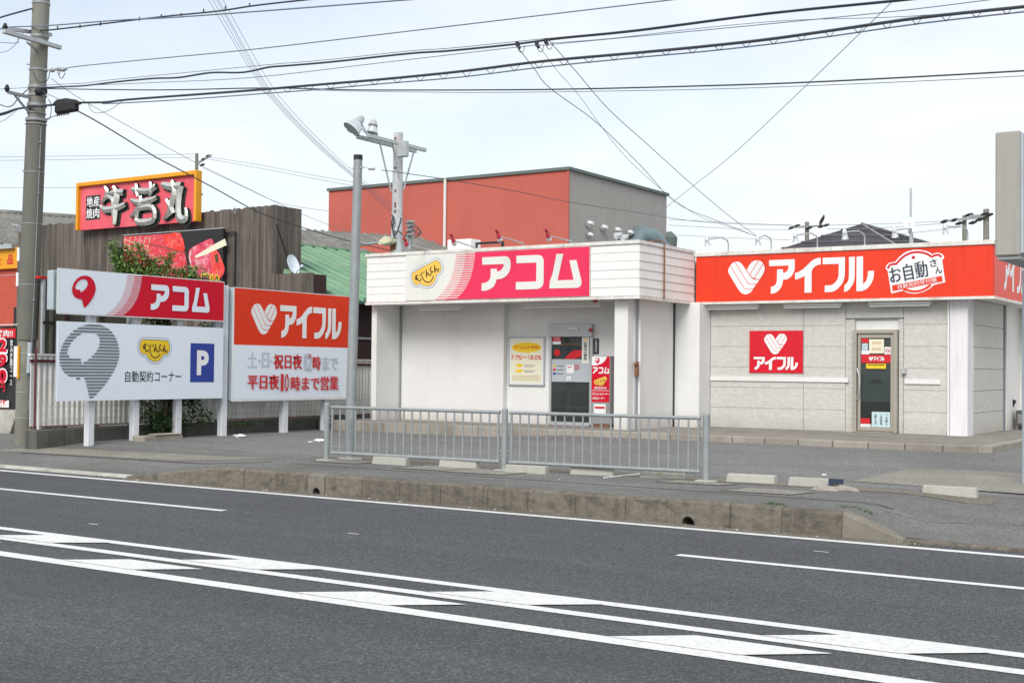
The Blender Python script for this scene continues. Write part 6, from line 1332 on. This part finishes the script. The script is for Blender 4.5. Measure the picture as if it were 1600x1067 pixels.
# ================================================================== OVERHEAD CABLES
def cab(pts,Y0,Y1,r_,label,name='overhead_cable',mt='cable',cat='cable',n=5):
    P=smoothpts(pts,False,n); N_=len(P)
    x0=P[0][0]; x1=P[-1][0]; out=[]
    y0=P[0][1]; y1=P[-1][1]; tot=math.hypot(x1-x0,y1-y0)
    for (x,y) in P:
        f=clamp(((x-x0)*(x1-x0)+(y-y0)*(y1-y0))/(tot*tot)); Y=1/((1-f)/Y0+f/Y1); out.append(YP(x,y,Y))
    mb=MB(); mb.tube(out,r_*.7,M[mt],n=6); o=mb.build(name,smooth=True); tag(o,label,cat); return o,out
def lash(parent,upper,lower,period,Y,r_=.005):
    mb=MB(); x=upper[0][0]
    def at(poly,x):
        for a_,b_ in zip(poly,poly[1:]):
            if a_[0]<=x<=b_[0]: return a_[1]+(b_[1]-a_[1])*(x-a_[0])/(b_[0]-a_[0])
        return poly[-1][1]
    k=0; pts=[]
    while x<upper[-1][0]:
        pts.append(YP(x,at(upper,x)-1,Y)); pts.append(YP(x+period*.25,at(upper,x+period*.25)+.5,Y-.01)); pts.append(YP(x+period*.5,at(lower,x+period*.5)+1,Y-.01)); pts.append(YP(x+period*.75,at(upper,x+period*.75)+.5,Y-.01)); x+=period*(1+.0004*(x-upper[0][0]))
    mb.tube(pts,r_,M['cable'],n=4,caps=False); mb.build('lashing_wire',parent)
CY_=PY_-.18
cab([(-80,55),(0,28),(50,14)],CY_+.3,CY_,.022,'thick cable entering from the left edge at the very top of the large pole')
cab([(-80,62),(0,46),(8,43),(75,40.5),(185,32),(250,29),(380,20),(640,0),(760,-9)],CY_,CY_,.016,'uppermost pair of cables from the crossarm, the flatter one',mt='cable_b')
o,_=cab([(40,48),(75,47.5),(125,42),(250,27),(340,18),(400,9),(490,-1),(560,-8)],CY_+.1,CY_+.1,.019,'uppermost pair of cables from the crossarm, the steeper knotted one')
mb=MB()
for px,py in ((90,44),(125,42),(157,38),(218,30),(252,26),(283,24),(318,17.5),(352,13),(390,8.5)): p=YP(px,py,CY_+.05); mb.tube([p-Vector((0,0,.03)),p+Vector((0,0,.03))],.012,M['cable'],n=5)
mb.build('cable_ties',o)
cab([(-60,60),(20,68),(28,62),(32,50)],CY_,CY_,.008,'slack wire looping left from the crossarm of the large pole')
cab([(-30,80),(5,82),(22,72),(34,55),(41,46)],CY_,CY_,.006,'thinner slack wire looping below the crossarm of the large pole')
cab([(100,109),(122,104),(250,91.5),(400,77),(640,49),(900,18),(1060,-1),(1100,-6)],CY_,CY_,.012,'single straight wire starting at the insulators of the large pole',mt='cable_b')
hv=[(60,138),(100,136),(135,134),(185,128),(240,123),(280,121.5),(330,114),(380,113.5),(420,105.5),(450,103),(520,97),(640,84),(700,80),(800,70),(880,60),(1000,48),(1200,22),(1400,2),(1500,-9)]
o,_=cab(hv,CY_,CY_,.021,'thick wavy cable crossing the whole sky above the pink sign'); 
mw=[(x,y-4 if x<860 else y-2) for x,y in hv if x not in (280,240,380,330)]
mb=MB(); mb.tube([YP(x,y,CY_-.02) for x,y in smoothpts(mw,False,3)],.005,M['cable_b'],n=4); mb.build('messenger_wire',o)
cab([(100,136),(130,134),(250,129),(400,121),(600,98),(810,74),(860,70),(1000,57),(1200,38),(1400,18),(1540,1),(1620,-9)],CY_-.05,CY_-.05,.008,'thin wire running just under the thick wavy cable',mt='cable_b')
cab([(860,68),(960,60),(1100,44),(1240,32),(1420,26),(1640,8)],CY_,CY_,.006,'faint wire joining the lowest cable bundle at the right',mt='cable_b')
cab([(75,139),(250,141),(400,138),(480,139),(560,141),(740,141),(900,139.5),(1100,134.5),(1250,129.5),(1440,120),(1600,111),(1700,104)],CY_+.3,CY_+.3,.014,'nearly level twisted cable across the middle of the sky')
cab([(480,141),(560,143),(740,145),(900,143.5),(1100,140),(1250,135),(1440,127),(1600,119),(1700,113)],CY_+.35,CY_+.35,.006,'thin wire just below the level twisted cable',mt='cable_b')
bg1=[(-60,190),(0,178.5),(25,171),(45,168),(85,164),(120,161),(165,160),(200,156),(300,148.5),(400,141),(500,132.5),(600,124),(720,112),(850,96),(1000,82.5),(1100,73),(1200,62),(1300,48),(1440,28),(1600,11),(1700,0)]
bg2=[(160,162.5),(200,161),(300,155),(400,147.5),(500,140),(600,131),(720,121),(850,105),(1000,90),(1100,81),(1200,70),(1300,57),(1440,37),(1600,19),(1700,9)]
o,_=cab(bg1,CY_,CY_,.027,'heaviest cable, running from the splice box to the upper right corner')
mb=MB(); mb.tube([YP(x,y,CY_) for x,y in smoothpts(bg2,False,3)],.010,M['cable_b'],n=5); mb.build('lower_strand',o); lash(o,bg1[9:],bg2[3:],33,CY_)
cab([(-60,188),(0,181),(30,170),(47,167)],CY_,CY_,.012,'thin cable beside the heaviest one at the left edge')
cab([(-40,190),(0,191),(28,171)],CY_,CY_,.006,'slack loop under the heavy cable at the left edge')
cab([(-20,150),(3,165),(18,166),(30,152),(46,138)],CY_,CY_,.013,'black cable drooping in a loop left of the large pole')
cab([(-60,141),(0,139.5),(50,137)],CY_,CY_,.006,'thin wire entering level from the left edge')
cab([(118,172),(160,195),(235,241),(280,265),(340,297),(400,330),(450,348),(500,364),(550,378),(612,392)],CY_,LY,.016,'dark drop cable falling from the splice box to the rusty pole')
cab([(80,123),(115,148),(180,186),(305,254),(400,301),(450,325),(515,352),(560,366),(612,386)],CY_,LY,.007,'thin drop wire falling above the dark drop cable',mt='cable_b')
cab([(70,146),(85,152),(95,158)],CY_,CY_,.008,'short cable link between the large pole and the splice box')
cab([(138,163),(143,173),(152,177),(170,173),(192,158)],CY_,CY_,.006,'small slack loop right of the splice box')
cab([(72,186),(90,180),(100,175)],CY_,CY_,.009,'short cable curling under the splice box')
bund=[(322,-6,632,354),(329,-6,636,352),(335,-6,637,350),(338,-6,640,347),(345,-6,641,344)]
for k,(xa,ya,xb_,yb) in enumerate(bund):
    o=[0,3.5,7,10,17][k]; cab([(xa,ya),(397+o,118),(440+o*.9,173),(500+o*.8,232+1),(560+o*.7,285),(xb_,yb)],CY_,26.2,.0055,['outermost left wire of the steep bundle dropping to the service mast','second wire from the left in the steep bundle','middle wire of the steep bundle','fourth wire of the steep bundle','outer right wire of the steep bundle, set apart from the rest'][k],mt='cable_b')
cab([(806,71),(835,108),(858,137),(930,190),(1000,258),(1055,316),(1120,345),(1186,371)],CY_,24.5,.008,'leftmost of the wires falling from the thick cable to the red fascia',mt='cable_b')
cab([(838,66),(870,110),(905,150),(964,230),(1020,285),(1085,334),(1140,355),(1187,371)],CY_,24.5,.005,'faint middle wire falling to the red fascia',mt='cable_b')
cab([(858,64),(900,112),(950,170),(1014,228),(1084,291),(1140,338),(1184,370)],CY_,24.5,.008,'rightmost of the wires falling from the thick cable to the red fascia',mt='cable_b')
cab([(1408,-14),(1395,2),(1300,95),(1158,230),(1084,290),(999,357)],CY_,26,.007,'wire crossing against the others towards the duct of the grey wall',mt='cable_b')
for px,py,lb in ((808,69,'left cable clamp on the thick wavy cable'),(838,68,'middle cable clamp on the thick wavy cable'),(852,64,'right cable clamp on the thick wavy cable')):
    t=thing('cable_clamp',lb,'clamp',YP(px,py,CY_-.03)); mb=MB(); p=YP(px,py-3,CY_-.03); mb.tube([p,YP(px+1,py+2,CY_-.03),YP(px+4,py+7,CY_-.03)],[.025,.03,.02],M['rubber'],n=8); mb.build('clamp_body',t); mb=MB(); mb.tube([YP(a_,b_2,CY_-.04) for a_,b_2 in smoothpts([(px,py),(px+3,py+11),(px+9,py+13),(px+12,py+2)],False,3)],.005,M['cable'],n=4); mb.build('wire_loop',t)
cab([(596,266),(640,272),(700,281),(800,298),(890,316),(1000,333),(1110,348),(1290,354)],14.2,50,.008,'thin wire leaving the slim grey pole to the right across the terracotta wall')
def far(pts,Y,label): cab(pts,Y,Y,.014,label,mt='cable_b')
far([(-40,246),(150,243.5),(307,241)],40,'upper far wire running left from the distant slim pole'); far([(-40,251.5),(150,249),(307,246)],40,'lower far wire running left from the distant slim pole')
far([(-40,294),(60,293.5),(160,292),(300,281)],40,'lone far wire passing behind the yellow framed sign')
far([(326,246),(400,257),(500,276),(560,286)],40,'upper far wire running right from the distant slim pole'); far([(326,249),(400,262),(500,281),(560,292)],40,'lower far wire running right from the distant slim pole')
far([(316,262),(380,292),(440,318),(515,330)],40,'far wire sagging from the distant slim pole towards the terracotta wall')
far([(1045,343),(1160,349),(1238,352)],50,'upper far wire left of the pole above the dark roof'); far([(1045,352),(1160,358),(1236,359)],50,'lower far wire left of the pole above the dark roof')
far([(1045,367),(1150,372),(1235,375)],50,'lowest far wire left of the pole above the dark roof')
far([(1292,352),(1380,350),(1476,346)],48,'upper far wire between the two groups of distant poles'); far([(1292,358),(1380,356),(1476,349)],48,'lower far wire between the two groups of distant poles'); far([(1290,366),(1400,366),(1500,355)],48,'lowest far wire between the two groups of distant poles')
cab([(-60,434),(0,431),(37,428)],20,14.4,.010,'thin cable over the red wall at the left edge',mt='galvl')
for m_ in list(bpy.data.meshes):
    if m_.users==0: bpy.data.meshes.remove(m_)
